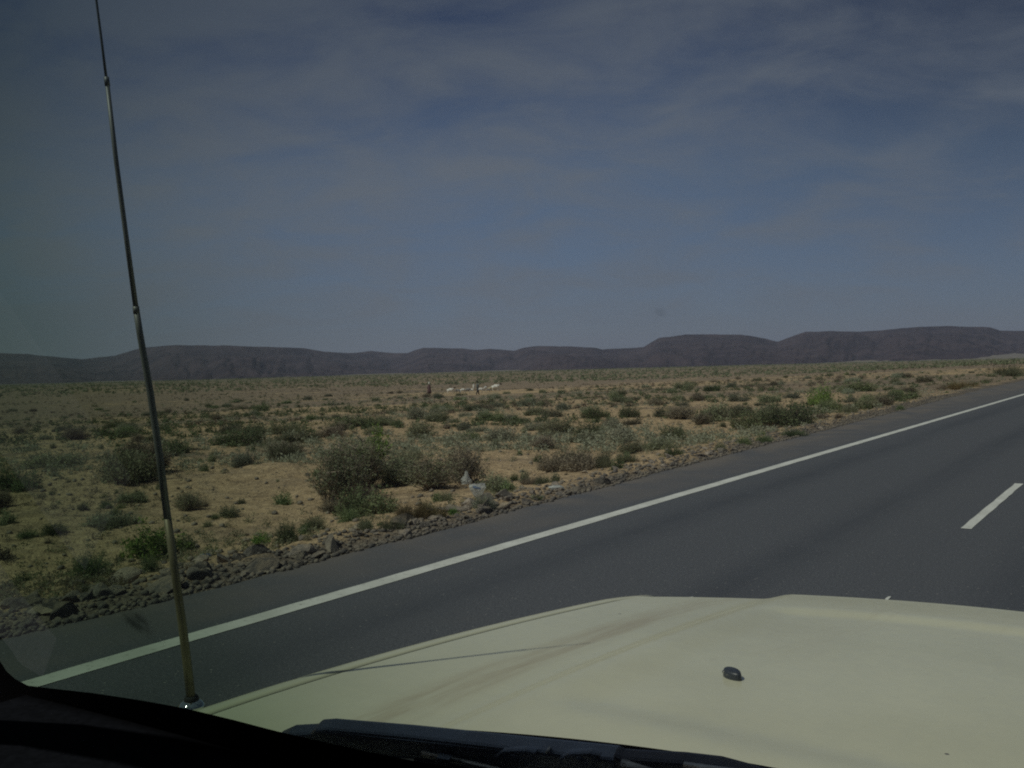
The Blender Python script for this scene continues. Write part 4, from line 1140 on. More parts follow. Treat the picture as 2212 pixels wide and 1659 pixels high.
# black border strip inside the screen, rounded at the corner
path = [((-150, 1100), (-400, 1150)), ((-110, 1230), (-340, 1300)), ((-60, 1340), (-280, 1420)), ((-30, 1390), (-250, 1470)), ((0, 1428), (-260, 1540)), ((14, 1450), (-220, 1600)), ((32, 1466), (-150, 1650)),
        ((60, 1481), (-60, 1680)), ((110, 1487), (50, 1710))] + [((x, y), (x, y + 230)) for x, y in ((200, 1497), (300, 1512), (400, 1530), (500, 1554), (600, 1580), (700, 1603), (800, 1625), (900, 1645), (1000, 1662))]
v, f = [], []
def bpt(px, py):
    q = hit_screen(px, py, -0.012)
    return q
for a, b in path:
    A_, B_ = bpt(*a), bpt(*b)
    if B_.x < -1.09: B_ = A_.lerp(B_, max(0.02, (A_.x + 1.09) / (A_.x - B_.x)))
    v += [A_, A_.lerp(B_, 0.5), B_]
last = v[-3:]
for k in range(1, 13):
    x = last[0].x + (0.93 - last[0].x) * k / 12
    for q in last: v.append(scr(x, CAMZ - q.z, -0.012))
n_ = len(v) // 3
for i_ in range(n_ - 1):
    for k in range(2): f.append((i_ * 3 + k, i_ * 3 + k + 1, i_ * 3 + 4 + k, i_ * 3 + 3 + k))
o = add('screen_border', (v, f), M['seal'], vehicle)
# smears on the glass, and a dark reflection painted on as a patch
def smear_or_reflection_mat(name, col, dens, sc_, lit=False):
    m = bpy.data.materials.new(name); m.use_nodes = True; nt = m.node_tree; nb = NB(nt)
    nt.nodes.remove(nt.nodes['Principled BSDF'])
    t = nb.n('ShaderNodeBsdfTransparent'); d_ = nb.n('ShaderNodeBsdfTranslucent' if lit else 'ShaderNodeBsdfDiffuse'); d_.inputs['Color'].default_value = (*col, 1)
    c = nb.coord('UV')
    r_ = nb.n('ShaderNodeVectorMath'); r_.operation = 'DISTANCE'; nb.put(r_.inputs[0], c); r_.inputs[1].default_value = (0.5, 0.5, 0)
    n = nb.noise(nb.coord('Object'), sc_, 5, 0.65, 0.8)
    k = nb.math('MULTIPLY', nb.ramp(r_.outputs['Value'], 0.12, 0.50, 1, 0), nb.ramp(n, 0.33, 0.62, 0.25, 1.0))
    k = nb.math('MULTIPLY', k, dens)
    mx = nb.n('ShaderNodeMixShader'); nb.put(mx.inputs[0], k)
    nt.links.new(t.outputs[0], mx.inputs[1]); nt.links.new(d_.outputs[0], mx.inputs[2])
    nt.links.new(mx.outputs[0], nt.nodes['Material Output'].inputs['Surface']); return m
def smear_or_reflection(pts4, m):
    me = bpy.data.meshes.new('smear_or_reflection'); n = 10
    q = [hit_screen(px, py, 0.0015) for px, py in pts4]
    v, f, uv = [], [], []
    for j in range(n + 1):
        for i in range(n + 1):
            a, b = i / n, j / n
            v.append(tuple((q[0] * (1 - a) + q[1] * a) * (1 - b) + (q[3] * (1 - a) + q[2] * a) * b)); uv.append((a, b))
    for j in range(n):
        for i in range(n): f.append((j * (n + 1) + i, j * (n + 1) + i + 1, (j + 1) * (n + 1) + i + 1, (j + 1) * (n + 1) + i))
    me.from_pydata(v, [], f); me.update(); ul = me.uv_layers.new(name='uv')
    for lp in me.loops: ul.data[lp.index].uv = uv[lp.vertex_index]
    me.materials.append(m); return link('smear_or_reflection', me, parent=ws)
sm_pale = smear_or_reflection_mat('pale_smear', (0.50, 0.50, 0.44), 0.30, 30, True)  # pale translucent patch, fading out from its middle
refl_dark = smear_or_reflection_mat('dark_reflection_patch', (0.02, 0.022, 0.025), 0.62, 34)
sm_faint = smear_or_reflection_mat('faint_dirt_smear', (0.16, 0.16, 0.15), 0.13, 30)
smear_or_reflection([(388, 1008), (455, 1000), (500, 1092), (440, 1085)], sm_pale)
smear_or_reflection([(455, 1080), (480, 1070), (545, 1195), (525, 1205)], sm_faint)
smear_or_reflection([(238, 1318), (300, 1290), (360, 1395), (290, 1372)], refl_dark)  # reflection in the glass, painted as a dark see-through patch
smear_or_reflection([(1405, 660), (1440, 660), (1448, 690), (1415, 690)], sm_faint)


# cabin: pillars, roof, dash, doors, rear
for sx in (-1, 1):
    pts = [(sx * 1.01, 0.52, 1.26), (sx * 1.005, 0.44, 1.42), (sx * 0.985, 0.34, 1.60), (sx * 0.93, 0.26, 1.82), (sx * 0.885, 0.12, 2.10), (sx * 0.84, 0.03, 2.27)]
    add('windscreen_pillar', tube(pts, [0.040, 0.034, 0.03, 0.03, 0.032, 0.034], 10), M['seal'], vehicle, True)
    for s0, s1 in ((-0.62, -0.66), (-1.62, -1.66), (-2.62, -2.50)):
        add('door_pillar', tube([(sx * 0.925, s0, 1.30), (sx * 0.84, s1, 2.27)], 0.045, 8), M['cream'], vehicle, True)
    for a, b in ((0.36, -0.58), (-0.68, -1.58), (-1.70, -2.56)):
        t0 = -0.06 if a > 0 else a
        vv = [(sx * 0.93, a, 1.33), (sx * 0.93, b, 1.33), (sx * 0.85, b, 2.22), (sx * 0.85, t0, 2.22)]
        add('side_window', slab(vv, (-sx * 0.004, 0, 0)), M['glass'], vehicle)
def roof_fn(u, v):
    x = (u - 0.5) * 2; s = 0.17 - v * 2.79
    return (x * 0.86, s, 2.275 + 0.045 * (1 - x ** 4) * (1 - (2 * v - 1) ** 6))
grid_mesh('roof', roof_fn, 16, 20, M['cream'], vehicle, solid=0.04)
def dash_fn(u, v):
    x = (u - 0.5) * 2 * 0.955
    s = 0.625 - v * 0.40 - 0.05 * (x / 0.9) ** 2
    z = 1.385 - 0.018 * v - (0.40 * ((v - 0.8) / 0.2) if v > 0.8 else 0) + 0.006 * math.sin(v * 3)
    if v > 0.8: s = 0.60 - 0.32 - (v - 0.8) * 0.15 - 0.05 * (x / 0.9) ** 2
    return (x, s, z)
grid_mesh('dashboard', dash_fn, 40, 20, M['trim'], vehicle, solid=0.02)
add('cabin_lining', join(slab([(-0.86, 0.55, 0.62), (0.86, 0.55, 0.62), (0.86, -2.6, 0.62), (-0.86, -2.6, 0.62)], (0, 0, -0.03)),
                         slab([(-0.95, 0.58, 0.6), (-0.95, -2.6, 0.6), (-0.95, -2.6, 1.36), (-0.95, 0.58, 1.345)], (0.03, 0, 0)),
                         slab([(0.95, 0.58, 0.6), (0.95, -2.6, 0.6), (0.95, -2.6, 1.36), (0.95, 0.58, 1.345)], (-0.03, 0, 0)),
                         slab([(-0.8, 0.08, 2.228), (0.8, 0.08, 2.228), (0.8, -2.55, 2.228), (-0.8, -2.55, 2.228)], (0, 0, -0.015)),
                         slab([(-0.85, -2.6, 1.3), (0.85, -2.6, 1.3), (0.80, -2.55, 2.22), (-0.80, -2.55, 2.22)], (0, 0.02, 0))), M['trim'], vehicle)
for sx in (-0.42, 0.42):
    st = add('seat', join(slab([(sx - 0.25, -0.15, 1.0), (sx + 0.25, -0.15, 1.0), (sx + 0.25, -0.65, 0.98), (sx - 0.25, -0.65, 0.98)], (0, 0, -0.16)),
                          slab([(sx - 0.25, -0.62, 1.0), (sx + 0.25, -0.62, 1.0), (sx + 0.21, -0.82, 1.58), (sx - 0.21, -0.82, 1.58)], (0, -0.12, 0))), M['trim'], vehicle, bevel=0.03)
sw = [(-0.42 + 0.19 * math.cos(a), 0.08 + 0.10 * math.sin(a), 1.24 + 0.16 * math.sin(a)) for a in [2 * math.pi * i / 28 for i in range(29)]]
add('steering_wheel', join(tube(sw, 0.014, 8), tube([(-0.42, 0.08, 1.24), (-0.42, 0.28, 1.14)], 0.03, 8), tube([(-0.6, 0.08, 1.24), (-0.24, 0.08, 1.24)], 0.016, 6)), M['rubber'], vehicle, True)

# wiper lying at the foot of the screen
wip = empty('wiper', (0, 0, 0)); wip.parent = vehicle
def wp(px, py, off): return hit_screen(px, py, off)
def strip(top, bot, off, thick):
    poly = [wp(x, y, off) for x, y in top] + [wp(x, y, off) for x, y in bot[::-1]]
    n = Vector((0, 1, 0.6)).normalized() * -thick
    return slab(poly, n)
add('wiper_arm', strip([(612, 1576), (640, 1563), (690, 1560), (700, 1551), (726, 1549), (900, 1563), (1120, 1585), (1345, 1607)],
                       [(625, 1586), (660, 1588), (700, 1595), (760, 1604), (860, 1610), (960, 1614), (1120, 1626), (1350, 1640)], 0.040, 0.016), M['wiper_metal'], wip, bevel=0.003)
add('wiper_arm', strip([(1336, 1606), (1352, 1613), (1380, 1615), (1480, 1620), (1560, 1629), (1620, 1645), (1700, 1668)],
                       [(1336, 1636), (1352, 1640), (1380, 1644), (1480, 1652), (1540, 1660), (1600, 1672), (1680, 1700)], 0.036, 0.012), M['black_plastic'], wip, bevel=0.003)
for cx_, cy_ in ((1118, 1637), (1258, 1642)):
    add('bridge_plate', strip([(cx_ - 45, cy_ - 14), (cx_ - 25, cy_ - 26), (cx_ + 22, cy_ - 28), (cx_ + 46, cy_ - 22)],
                              [(cx_ - 34, cy_ + 2), (cx_ - 14, cy_ + 12), (cx_ + 20, cy_ + 14), (cx_ + 34, cy_ - 2)], 0.022, 0.006), M['wiper_metal'], wip, bevel=0.002)
    p = wp(cx_, cy_ - 2, 0.016); nn_ = Vector((0, 1, 0.6)).normalized()
    add('rivet', tube([p + nn_ * 0.004, p - nn_ * 0.001, p - nn_ * 0.003], [0.0065, 0.0062, 0.003], 14), M['wiper_metal'], wip, True)
def rod_px(name, a, b, r, m, off=0.03):
    add(name, tube([wp(*a, off), wp((a[0] + b[0]) / 2, (a[1] + b[1]) / 2, off), wp(*b, off)], r, 8), m, wip, True)
rod_px('blade_spine', (916, 1626), (1125, 1672), 0.0042, M['bare_metal'], 0.018)
rod_px('blade_spine', (1225, 1650), (1290, 1672), 0.0040, M['bare_metal'], 0.018)
rod_px('blade_spine', (1345, 1650), (1420, 1668), 0.0040, M['bare_metal'], 0.018)
rod_px('blade_spine', (1480, 1654), (1640, 1676), 0.0030, M['bare_metal'], 0.018)
rod_px('blade_rubber', (905, 1636), (1100, 1690), 0.008, M['rubber'], 0.024)
add('blade_clip', strip([(950, 1625), (978, 1630)], [(946, 1640), (972, 1647)], 0.014, 0.006), M['wiper_metal'], wip, bevel=0.001)
rod_px('spindle_tip', (1182, 1619), (1186, 1622), 0.0035, M['bare_metal'], 0.021)

# whip aerial on the wing
LA = 1.19
def on_plane(px, py, l0=LA):
    d = ray_car(px, py); t = l0 / d[1]
    return Vector((-(l0 - CX), d[0] * t, CAMZ + d[2] * t)), t
aer = empty('aerial', (0, 0, 0)); aer.parent = vehicle
ap = [(414, 1520, 11.5), (405, 1440, 11.2), (394, 1350, 10.8), (380, 1250, 10.2), (362, 1120, 9.6)]
seg1, seg1r = [], []
for x, y, r in ap: p, t = on_plane(x, y); seg1.append(p); seg1r.append(r * 0.84 / F * t)
add('lower_rod', tube(seg1, seg1r, 12), M['rod_brass'], aer, True)
ap = [(362, 1120, 9.4), (345, 990, 9.2), (325, 850, 8.6), (303, 725, 8.2), (294, 668, 8.0)]
s2, s2r = [], []
for x, y, r in ap: p, t = on_plane(x, y); s2.append(p); s2r.append(r * 0.84 / F * t)
add('middle_rod', tube(s2, s2r, 12), M['rod'], aer, True)
ap = [(294, 668, 6.6), (271, 500, 6.2), (250, 340, 5.9), (231, 176, 5.6)]
s3, s3r = [], []
for x, y, r in ap: p, t = on_plane(x, y); s3.append(p); s3r.append(r * 0.84 / F * t)
add('upper_rod', tube(s3, s3r, 12), M['rod'], aer, True)
ap = [(231, 180, 3.6), (219, 85, 3.3), (208, 0, 3.0)]
s4, s4r = [], []
for x, y, r in ap: p, t = on_plane(x, y); s4.append(p); s4r.append(r * 0.84 / F * t)
dirn = (s4[-1] - s4[0]).normalized(); s4.append(s4[-1] + dirn * 0.10); s4r.append(s4r[-1] * .9)
add('tip_rod', tube(s4, s4r, 10), M['rod'], aer, True)
p0 = seg1[0]
jb, _ = on_plane(231, 176); add('collar', tube([jb - dirn * 0.006, jb + dirn * 0.006], 0.0035, 12), M['rod'], aer, True)
jb, _ = on_plane(294, 668); add('collar', tube([jb - dirn * 0.006, jb + dirn * 0.004], 0.0045, 12), M['rod'], aer, True)
nb_ = []; nr_ = []
for k in range(9):
    a = math.pi * k / 8; nb_.append(p0 + Vector((0, 0, -0.006 + 0.013 * -math.cos(a)))); nr_.append(0.0015 + 0.0185 * math.sin(a))
add('base_dome', tube(nb_, nr_, 24), M['chrome'], aer, True)
add('base_collar', tube([p0 + Vector((0, 0, 0.0)), p0 + Vector((0, 0, 0.009)), p0 + Vector((0, 0, .012))], [0.0115, 0.0105, .0085], 16), M['rubber'], aer, True)
add('bracket', tube([p0 + Vector((0.0, 0, -0.02)), p0 + Vector((0.012, 0, -0.035)), p0 + Vector((0.045, 0, -0.05))], 0.011, 10), M['black_plastic'], aer, True)
print('AERIAL base', p0, 'top', s4[-1], 'lean', s4[-1].y - p0.y, 'h', s4[-1].z - p0.z)

# ------------------------------------------------------------------ herders and flock
def skin(name, pts, edges, radii, material, parent=None, sub=1):
    me = bpy.data.meshes.new(name); me.from_pydata([tuple(p) for p in pts], edges, []); me.update()
    o = bpy.data.objects.new(name, me); COL.objects.link(o)
    md = o.modifiers.new('skin', 'SKIN'); md.use_smooth_shade = True
    for i, r in enumerate(radii):
        sv = me.skin_vertices[0].data[i]; sv.radius = (r, r) if not isinstance(r, tuple) else r
    me.skin_vertices[0].data[0].use_root = True
    s = o.modifiers.new('sub', 'SUBSURF'); s.levels = sub; s.render_levels = sub
    me.materials.append(material)
    if parent: o.parent = parent
    return o
M['skin'] = flat_mat('dark_skin', (0.10, 0.060, 0.040), 0.6, noise=0.1)
M['maroon'] = flat_mat('maroon_patterned_cloth', (0.105, 0.058, 0.060), 0.9, noise=0.6, nscale=14)
M['dark_cloth'] = flat_mat('dark_cloth', (0.045, 0.048, 0.055), 0.9, noise=0.3, nscale=10)
M['grey_cloth'] = flat_mat('grey_cloth', (0.13, 0.14, 0.13), 0.9, noise=0.3, nscale=10)
M['white_cloth'] = flat_mat('off_white_cloth', (0.62, 0.60, 0.54), 0.9, noise=0.15, nscale=6)
M['wool'] = flat_mat('white_fleece', (0.76, 0.74, 0.68), 0.95, noise=0.2, nscale=12)
M['wool_grey'] = flat_mat('grey_fleece', (0.24, 0.23, 0.22), 0.95, noise=0.3, nscale=12)
M['wool_cream'] = flat_mat('cream_fleece', (0.55, 0.50, 0.34), 0.95, noise=0.2, nscale=12)
M['black_head'] = flat_mat('black_hair', (0.018, 0.016, 0.015), 0.8, noise=0.2)
def person(px, py, hpx, style, label, face=0.0):
    p, t = ground_at(px, py); H = hpx / F * t
    e = empty('person', p, face); e.scale = (H / 1.75,) * 3; tag(e, label, 'person')
    stride = 0.20 if style == 'walk' else 0.10
    pts = [(0, 0, .96), (0, 0.01, 1.18), (0, 0.0, 1.40), (0, 0.01, 1.49), (0, 0.03, 1.58), (0, .03, 1.70),
           (-.10, 0, .90), (-.11, stride * .5 + .03, .50), (-.11, stride * .9, .09), (-.11, stride * .9 + .13, .03),
           (.10, 0, .90), (.11, -stride * .3, .50), (.11, -stride * 1.1, .11), (.11, -stride * 1.1 + .12, .03)]
    if style == 'walk':
        arms = [(-.20, 0, 1.38), (-.27, .10, 1.14), (-.22, .28, 1.05), (-.20, .35, 1.03), (.20, 0, 1.38), (.33, .06, 1.22), (.36, .20, 1.36), (.36, .26, 1.42)]
    else:
        arms = [(-.19, 0, 1.38), (-.26, -.02, 1.10), (-.24, .12, .90), (-.23, .16, .83), (.19, 0, 1.38), (.25, .02, 1.10), (.15, .18, .98), (.08, .22, .97)]
    b = len(pts); pts += arms
    ed = [(0, 1), (1, 2), (2, 3), (3, 4), (4, 5), (0, 6), (6, 7), (7, 8), (8, 9), (0, 10), (10, 11), (11, 12), (12, 13),
          (2, b), (b, b + 1), (b + 1, b + 2), (b + 2, b + 3), (2, b + 4), (b + 4, b + 5), (b + 5, b + 6), (b + 6, b + 7)]
    rd = [.14, .13, .13, .055, .095, .075, .085, .062, .042, .038, .085, .062, .042, .038] + [.06, .042, .032, .038] * 2
    skin('body', pts, ed, rd, M['skin'], e, 2)
    # face
    add('nose', tube([(0, .115, 1.66), (0, .135, 1.61), (0, .118, 1.595)], [.010, .018, .010], 6), M['skin'], e, True)
    if style == 'walk':
        rings = [(.0, 1.46, .10, .08), (.0, 1.41, .23, .115), (.0, 1.25, .21, .155), (.0, 1.05, .175, .145), (.0, .90, .185, .15)]
        add('shirt', loft(rings), M['grey_cloth'], e, True)
        for sgn, kn, an in ((-1, (-.11, stride * .5 + .03, .50), (-.11, stride * .9, .14)), (1, (.11, -stride * .3, .50), (.11, -stride * 1.1, .16))):
            add('trouser_leg', tube([(sgn * .095, 0, .93), kn, an], [.105, .085, .065], 10), M['dark_cloth'], e, True)
        for k in (0, 4):
            add('sleeve', tube([arms[k], arms[k + 1], Vector(arms[k + 1]).lerp(Vector(arms[k + 2]), .5)], [.075, .058, .05], 8), M['grey_cloth'], e, True)
        add('hair', loft([(.02, 1.60, .098, .098), (.02, 1.66, .112, .112), (.02, 1.73, .09, .09), (.02, 1.76, .03, .03)]), M['black_head'], e, True)
    else:
        rings = [(.0, 1.46, .09, .08), (.0, 1.40, .22, .13), (.0, 1.18, .22, .17), (.0, .90, .25, .20), (.0, .55, .28, .24), (.02, .16, .31, .28)]
        add('robe', loft(rings, 0.05), M['maroon'], e, True)
        add('head_cloth', loft([(.0, 1.42, .17, .12), (.0, 1.54, .125, .12), (.01, 1.64, .128, .13), (.01, 1.72, .11, .115), (.01, 1.78, .05, .05)], 0.03), M['white_cloth'], e, True)
        add('bundle', loft([(.02, .80, .05, .05), (.04, .90, .16, .14), (.04, 1.05, .18, .16), (.02, 1.16, .06, .06)], 0.1, (-.30, -.02)), M['maroon'], e, True)
    return e
def loft(rings, wob=0.02, off=(0, 0), n=20):
    v, f = [], []
    r_ = random.Random(int(rings[0][1] * 100))
    for (yo, z, rx, ry) in rings:
        for k in range(n):
            a = 2 * math.pi * k / n; w = 1 + wob * math.sin(5 * a + z * 4) + wob * .5 * math.sin(9 * a)
            v.append((off[0] + rx * w * math.cos(a), off[1] + yo + ry * w * math.sin(a), z))
    m_ = len(rings)
    for i in range(m_ - 1):
        for k in range(n): k2 = (k + 1) % n; f.append((i * n + k, i * n + k2, (i + 1) * n + k2, (i + 1) * n + k))
    f.append(tuple(range(n - 1, -1, -1))); f.append(tuple((m_ - 1) * n + k for k in range(n)))
    return v, f
person(927.5, 852.5, 27, 'stand', 'herder in a long maroon robe and pale head cloth standing left of the flock', R(-50))
hp2 = person(1032, 853.5, 30.5, 'walk', 'herder in grey shirt and dark trousers walking among the sheep', R(-70))
p, t = ground_at(1024, 851); sk_h = 13.5 / F * t
o = add('sack', loft([(0, 0, .10, .10), (0, .12, .26, .22), (0, .5, .29, .25), (0, .8, .24, .21), (0, .95, .10, .10), (0, 1.0, .15, .13)], 0.06), M['white_cloth'], None, True)
o.location = Vector(p) + Vector((0, 0, 8.5 / F * t)); o.scale = (sk_h * .72, sk_h * .72, sk_h)
tag(o, 'bulky white cloth sack carried at the side of the grey shirted herder', 'sack')
def sheep(px, py, len_px, hm, face, label, graze=False):
    p, t = ground_at(px, py); L = len_px / F * t / 0.84
    e = empty('sheep', p, face); e.scale = (L, L, L); tag(e, label, 'sheep', 'flock of sheep around the herders')
    hz = .38 if graze else .88; hx = .66 if graze else .62
    pts = [(0, 0, .58), (.28, 0, .60), (-.28, 0, .60), (.40, 0, .66), (.50, 0, (hz + .66) / 2)]
    ed = [(0, 1), (0, 2), (1, 3), (3, 4)]
    rd = [(.20, .21), (.18, .19), (.18, .20), .12, .085]
    k = len(pts)
    for (x, y, fr) in ((.30, -.10, 1), (.30, .10, 1), (-.32, -.10, 0), (-.32, .10, 0)):
        root = 1 if fr else 2
        j = (x + .01, y, .30) if fr else (x - .06, y, .30)
        pts += [(x, y, .44), j, (x - .01, y, .02)]; ed += [(root, k), (k, k + 1), (k + 1, k + 2)]; rd += [.075, .036, .030]; k += 3
    pts.append((-.46, 0, .60)); ed.append((2, k)); rd.append(.05); k += 1
    pts.append((-.50, 0, .44)); ed.append((k - 1, k)); rd.append(.035)
    skin('body', pts, ed, rd, hm[0], e, 1)
    skin('head', [(.47, 0, (hz * .65 + .66 * .35)), (hx, 0, hz), (hx + .10, 0, hz - .04), (hx + .20, 0, hz - .10), (hx - .01, -.12, hz + .01), (hx - .01, .12, hz + .01)],
         [(0, 1), (1, 2), (2, 3), (1, 4), (1, 5)], [.075, .075, .062, .042, .020, .020], hm[1], e, 1)
    return e
Zc = lambda zx, zy: ((950 + zx / 5.53) / 1.1573, (900 + zy / 5.53) / 1.1573)
SW, SG, SC_ = (M['wool'], M['black_head']), (M['wool_grey'], M['wool_grey']), (M['wool_cream'], M['wool_cream'])
for zx, zy, lz, hm, face, lb, gz in [
    (972, 468, 82, SW, 0.1, 'leftmost sheep, white with a black head', False),
    (1078, 462, 66, SG, 2.6, 'grey sheep second from the left of the flock', True),
    (1140, 455, 64, SW, 0.4, 'white sheep right of the grey one, grazing', True),
    (1212, 455, 70, SG, 0.0, 'grey sheep grazing left of the white sack', True),
    (1268, 448, 56, SW, 3.0, 'white sheep partly behind the walking herder on the left', True),
    (1388, 450, 68, SW, 0.3, 'white sheep just right of the walking herder', True),
    (1455, 432, 72, SW, 1.2, 'tall white sheep with raised head right of the herder', False),
    (1498, 444, 52, SG, 0.2, 'small dark sheep under the tall white sheep', True),
    (1528, 428, 60, SC_, 0.5, 'cream yellow sheep between the tall and the last sheep', True),
    (1598, 430, 96, SW, 0.05, 'rightmost sheep, long white body with black head', False)]:
    x_, y_ = Zc(zx, zy); sheep(x_, y_, lz / 5.53 / 1.1573, hm, face, lb, gz)

# ------------------------------------------------------------------ litter
def plastic(name, col, tr):
    m, nt, b = mat(name); nb = NB(nt)
    b.inputs['Base Color'].default_value = (*col, 1); b.inputs['Roughness'].default_value = 0.35
    t = nt.nodes.new('ShaderNodeBsdfTransparent'); tl = nt.nodes.new('ShaderNodeBsdfTranslucent'); tl.inputs[0].default_value = (*col, 1)
    m1 = nt.nodes.new('ShaderNodeMixShader'); m1.inputs[0].default_value = 0.35
    nt.links.new(b.outputs[0], m1.inputs[1]); nt.links.new(tl.outputs[0], m1.inputs[2])
    m2 = nt.nodes.new('ShaderNodeMixShader'); m2.inputs[0].default_value = tr
    nt.links.new(m1.outputs[0], m2.inputs[1]); nt.links.new(t.outputs[0], m2.inputs[2])
    nt.links.new(m2.outputs[0], nt.nodes['Material Output'].inputs['Surface']); return m
M['film'] = plastic('clear_plastic_film', (0.70, 0.72, 0.68), 0.2)
M['film_blue'] = plastic('blue_printed_film', (0.24, 0.33, 0.50), 0.15)
def bag_mesh(w, h, seed, shape):
    """crumpled sheet bag: shape gives half widths from foot to top"""
    v, f = [], []; n, m_ = 22, 22
    rs = np.random.RandomState(seed)
    for j in range(m_):
        t = j / (m_ - 1); hw = float(np.interp(t, np.linspace(0, 1, len(shape)), shape))
        for i in range(n):
            a = 2 * math.pi * i / n
            nz_ = float(fbm(np.array([math.cos(a) * 2 + seed]), np.array([t * 5 + math.sin(a) * 2]), 1.0, 3, seed)) * 1.6
            r = hw * (1 + 0.55 * nz_)
            lean = 0.35 * (t - .3) * (0.5 if seed % 2 else -0.5)
            v.append((w * (0.5 * r * math.cos(a) + lean * .4), w * 0.18 * r * math.sin(a) + 0.04 * nz_ * w, h * (t + 0.10 * nz_)))
    for j in range(m_ - 1):
        for i in range(n): i2 = (i + 1) % n; f.append((j * n + i, j * n + i2, (j + 1) * n + i2, (j + 1) * n + i))
    return v, f
def bag(px, py, w, h, lift, seed, shape, m, label, toward=0.35):
    p, t = ground_at(px, py); t2 = t - toward
    q = ray(px, py - lift) * t2; q.z += CAMZ
    o = add('plastic_bag', bag_mesh(w / F * t2, h / F * t2, seed, shape), m, None, False)
    o.location = q; o.rotation_euler = (0, 0, -math.atan2(p.x, p.y)); tag(o, label, 'plastic bag'); return o
bag(1007, 1046, 24, 28, 0, 3, (0.9, 1.0, 0.7, 0.45, 0.30, 0.25), M['film'], 'torn clear plastic bag snagged upright on the twigs of the bare bush', 0.5)
b2 = bag(1033, 1078, 38, 33, 0, 4, (0.25, 0.5, 0.7, 0.9, 1.0, 0.8), M['film'], 'larger torn plastic bag with blue print, caught above the grey green tuft', 0.35)
pv = bag_mesh(0.11, 0.035, 9, (0.8, 1, 0.8))
bp = add('print', pv, M['film_blue'], b2); bp.location = (-0.02, -0.045, 0.15); bp.rotation_euler = (0.1, 0.3, 0.1)
bag(443, 1206, 26, 10, 0, 7, (0.9, 1, 0.5), M['film_blue'], 'crushed pale blue plastic scrap among the rocks right of the aerial', 0.0)
bag(1202, 1057, 30, 9, 0, 8, (1, 1, 0.6), M['film'], 'scrap of clear plastic wrapping lying on the gravel verge', 0.0)
# pale scrapes on the carriageway
def road_patch(px, py, w, d_, m, label, rz=0.0):
    d = ray(px, py); t = (CAMZ - 0.004) / -d.z; p = d * t
    pts = []
    r_ = random.Random(int(px))
    for k in range(12):
        a = 2 * math.pi * k / 12; k_ = r_.uniform(.7, 1.15); x = w / 2 * math.cos(a) * k_; y = d_ / 2 * math.sin(a) * k_
        pts.append((x * math.cos(rz) - y * math.sin(rz), x * math.sin(rz) + y * math.cos(rz), 0))
    o = add('scrape', slab(pts, (0, 0, 0.003)), m, None); o.location = (p.x, p.y, 0.002); o['kind'] = 'structure'; return o
road_patch(1492, 1291, 0.075, 0.05, M['paint'], '')
road_patch(1918, 1292, 0.16, 0.03, M['paint'], '', math.pi / 2 - AZ)

# ------------------------------------------------------------------ a label of its own for each scattered plant and stone
LM = [(260, 1180, 'bright leafy green bush'), (198, 1230, 'round dense green tuft'), (620, 1150, 'round lone tuft'), (380, 1240, 'lower aerial'),
      (428, 1245, 'pale slab by the aerial'), (120, 1320, 'biggest tan boulder'), (563, 1165, 'small leafy green plant'), (715, 1030, 'pale bare stems of the thicket'),
      (790, 1085, 'dense green bush below the thicket'), (880, 1105, 'yellow brown grass clump'), (935, 1100, 'smaller yellow grass clump'), (1045, 1085, 'grey green tuft by the bags'),
      (1030, 1050, 'plastic bags'), (1082, 1065, 'rounded tan boulder'), (990, 1100, 'flat pale stone'), (1148, 1038, 'dry brown grass patch'), (1202, 1053, 'clear plastic wrapping'),
      (1265, 1015, 'pale roadside cobble'), (1310, 990, 'bushy road edge tuft'), (1455, 975, 'round tuft by dark rock'), (1512, 985, 'dark lump of rock'), (1650, 948, 'tuft pair at the asphalt'),
      (30, 1030, 'dark bush at left edge'), (90, 1150, 'two low tufts on sand'), (120, 1000, 'broad low olive bush'), (285, 1000, 'grey olive bush behind aerial'), (405, 1080, 'open twiggy bush by aerial'),
      (495, 1105, 'olive tuft on sand'), (505, 945, 'wide green bush'), (612, 975, 'olive bush below wide bush'), (650, 945, 'pale olive bush'), (775, 905, 'green mound of bush'), (905, 925, 'olive bush behind thicket'),
      (928, 840, 'robed herder'), (1032, 840, 'walking herder'), (1072, 930, 'grey bush behind bare twigs'), (1192, 920, 'olive bush in mid plain'), (1280, 925, 'bright rounded bush'), (1348, 930, 'pale grey green bush'),
      (1462, 890, 'dark twiggy bush'), (1540, 885, 'large olive bush'), (1705, 890, 'tallest dark bush'), (1774, 850, 'upright bright green bush'), (1866, 872, 'small far olive bush'), (1850, 832, 'wide far green bush'),
      (1960, 850, 'green bush close to road'), (2070, 832, 'yellow green grass strip'), (2190, 800, 'dense grass at right border'), (565, 878, 'small far dark bush'), (1345, 862, 'small bush right of flock'),
      (806, 960, 'bright bush behind thicket'), (1003, 990, 'tall bare twiggy bush'), (180, 880, 'far left plain beside aerial'), (330, 880, 'upper plain behind aerial')]
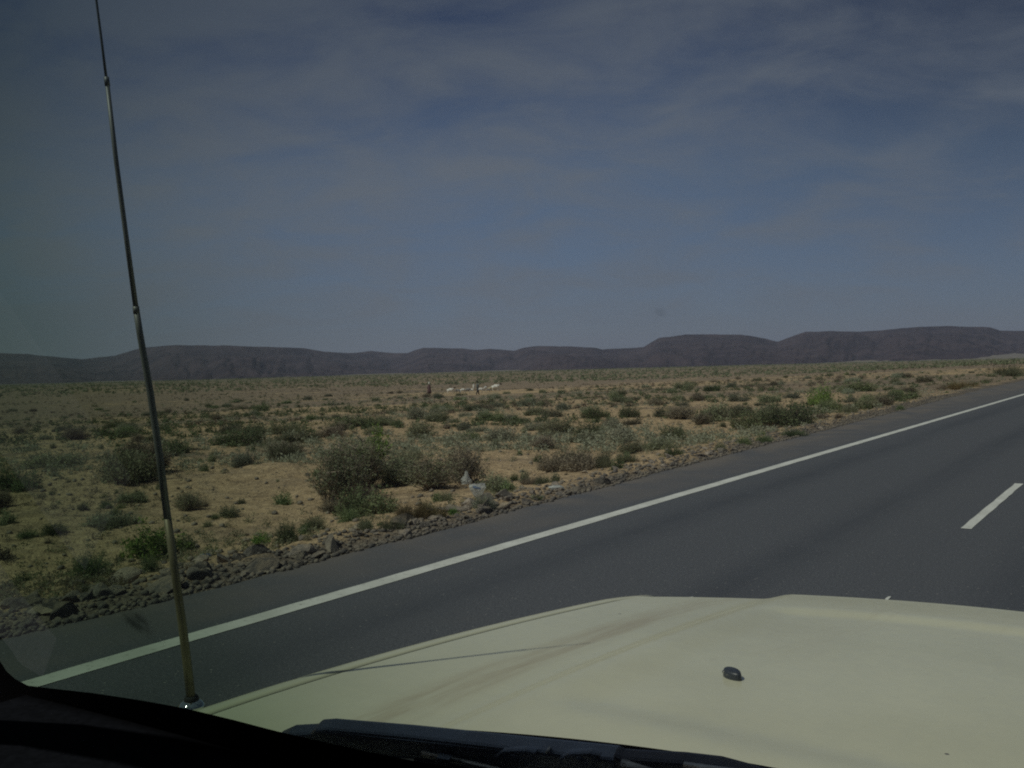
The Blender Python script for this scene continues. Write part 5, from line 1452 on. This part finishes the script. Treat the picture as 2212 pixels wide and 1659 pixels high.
def proj(v):
    d = Vector(v) - Vector((0, 0, CAMZ)); z = d.dot(fwd)
    return 1106 + F * d.dot(rgt) / z, 829.5 - F * d.dot(upv) / z
ORD = ['nearest', 'second nearest', 'third nearest', 'fourth nearest', 'fifth nearest', 'sixth nearest', 'seventh nearest', 'eighth nearest']
buck = {}
for o, noun in AUTO:
    x, y = proj(o.location)
    if x < -30 or x > 2240 or y > 1500: continue
    best = min(LM, key=lambda q: math.hypot(q[0] - x, (q[1] - y) * 1.6))
    dx, dy = x - best[0], y - best[1]
    if abs(dx) > 2.2 * abs(dy): w_ = 'right of' if dx > 0 else 'left of'
    elif abs(dy) > 1.4 * abs(dx): w_ = 'below' if dy > 0 else 'above'
    else: w_ = ('below' if dy > 0 else 'above') + ' and ' + ('right of' if dx > 0 else 'left of')
    buck.setdefault((noun, w_, best[2]), []).append((math.hypot(dx, dy), o))
for (noun, w_, ph), lst in buck.items():
    lst.sort(key=lambda q: q[0])
    for k, (d_, o) in enumerate(lst):
        if len(lst) == 1: o['label'] = '%s just %s the %s' % (noun, w_, ph)
        elif k < 8: o['label'] = '%s %s %s the %s' % (ORD[k], noun, w_, ph)

# ------------------------------------------------------------------ haze
hz_m = bpy.data.materials.new('haze'); hz_m.use_nodes = True; nt = hz_m.node_tree; nt.nodes.clear()
out = nt.nodes.new('ShaderNodeOutputMaterial'); pvn = nt.nodes.new('ShaderNodeVolumePrincipled')
pvn.inputs['Color'].default_value = (0.68, 0.76, 1.0, 1); pvn.inputs['Density'].default_value = 6.0e-5; pvn.inputs['Anisotropy'].default_value = 0.2
nt.links.new(pvn.outputs[0], out.inputs['Volume'])
bm = bmesh.new(); bmesh.ops.create_cube(bm, size=1.0); me = bpy.data.meshes.new('haze'); bm.to_mesh(me); bm.free(); me.materials.append(hz_m)
hz = link('haze', me); hz.scale = (36000, 36000, 440 + 24); hz.location = (0, 0, (440 - 24) / 2); hz['kind'] = 'stuff'
tag(hz, 'thin pale haze hanging over the plain and the hills', 'haze', kind='stuff')
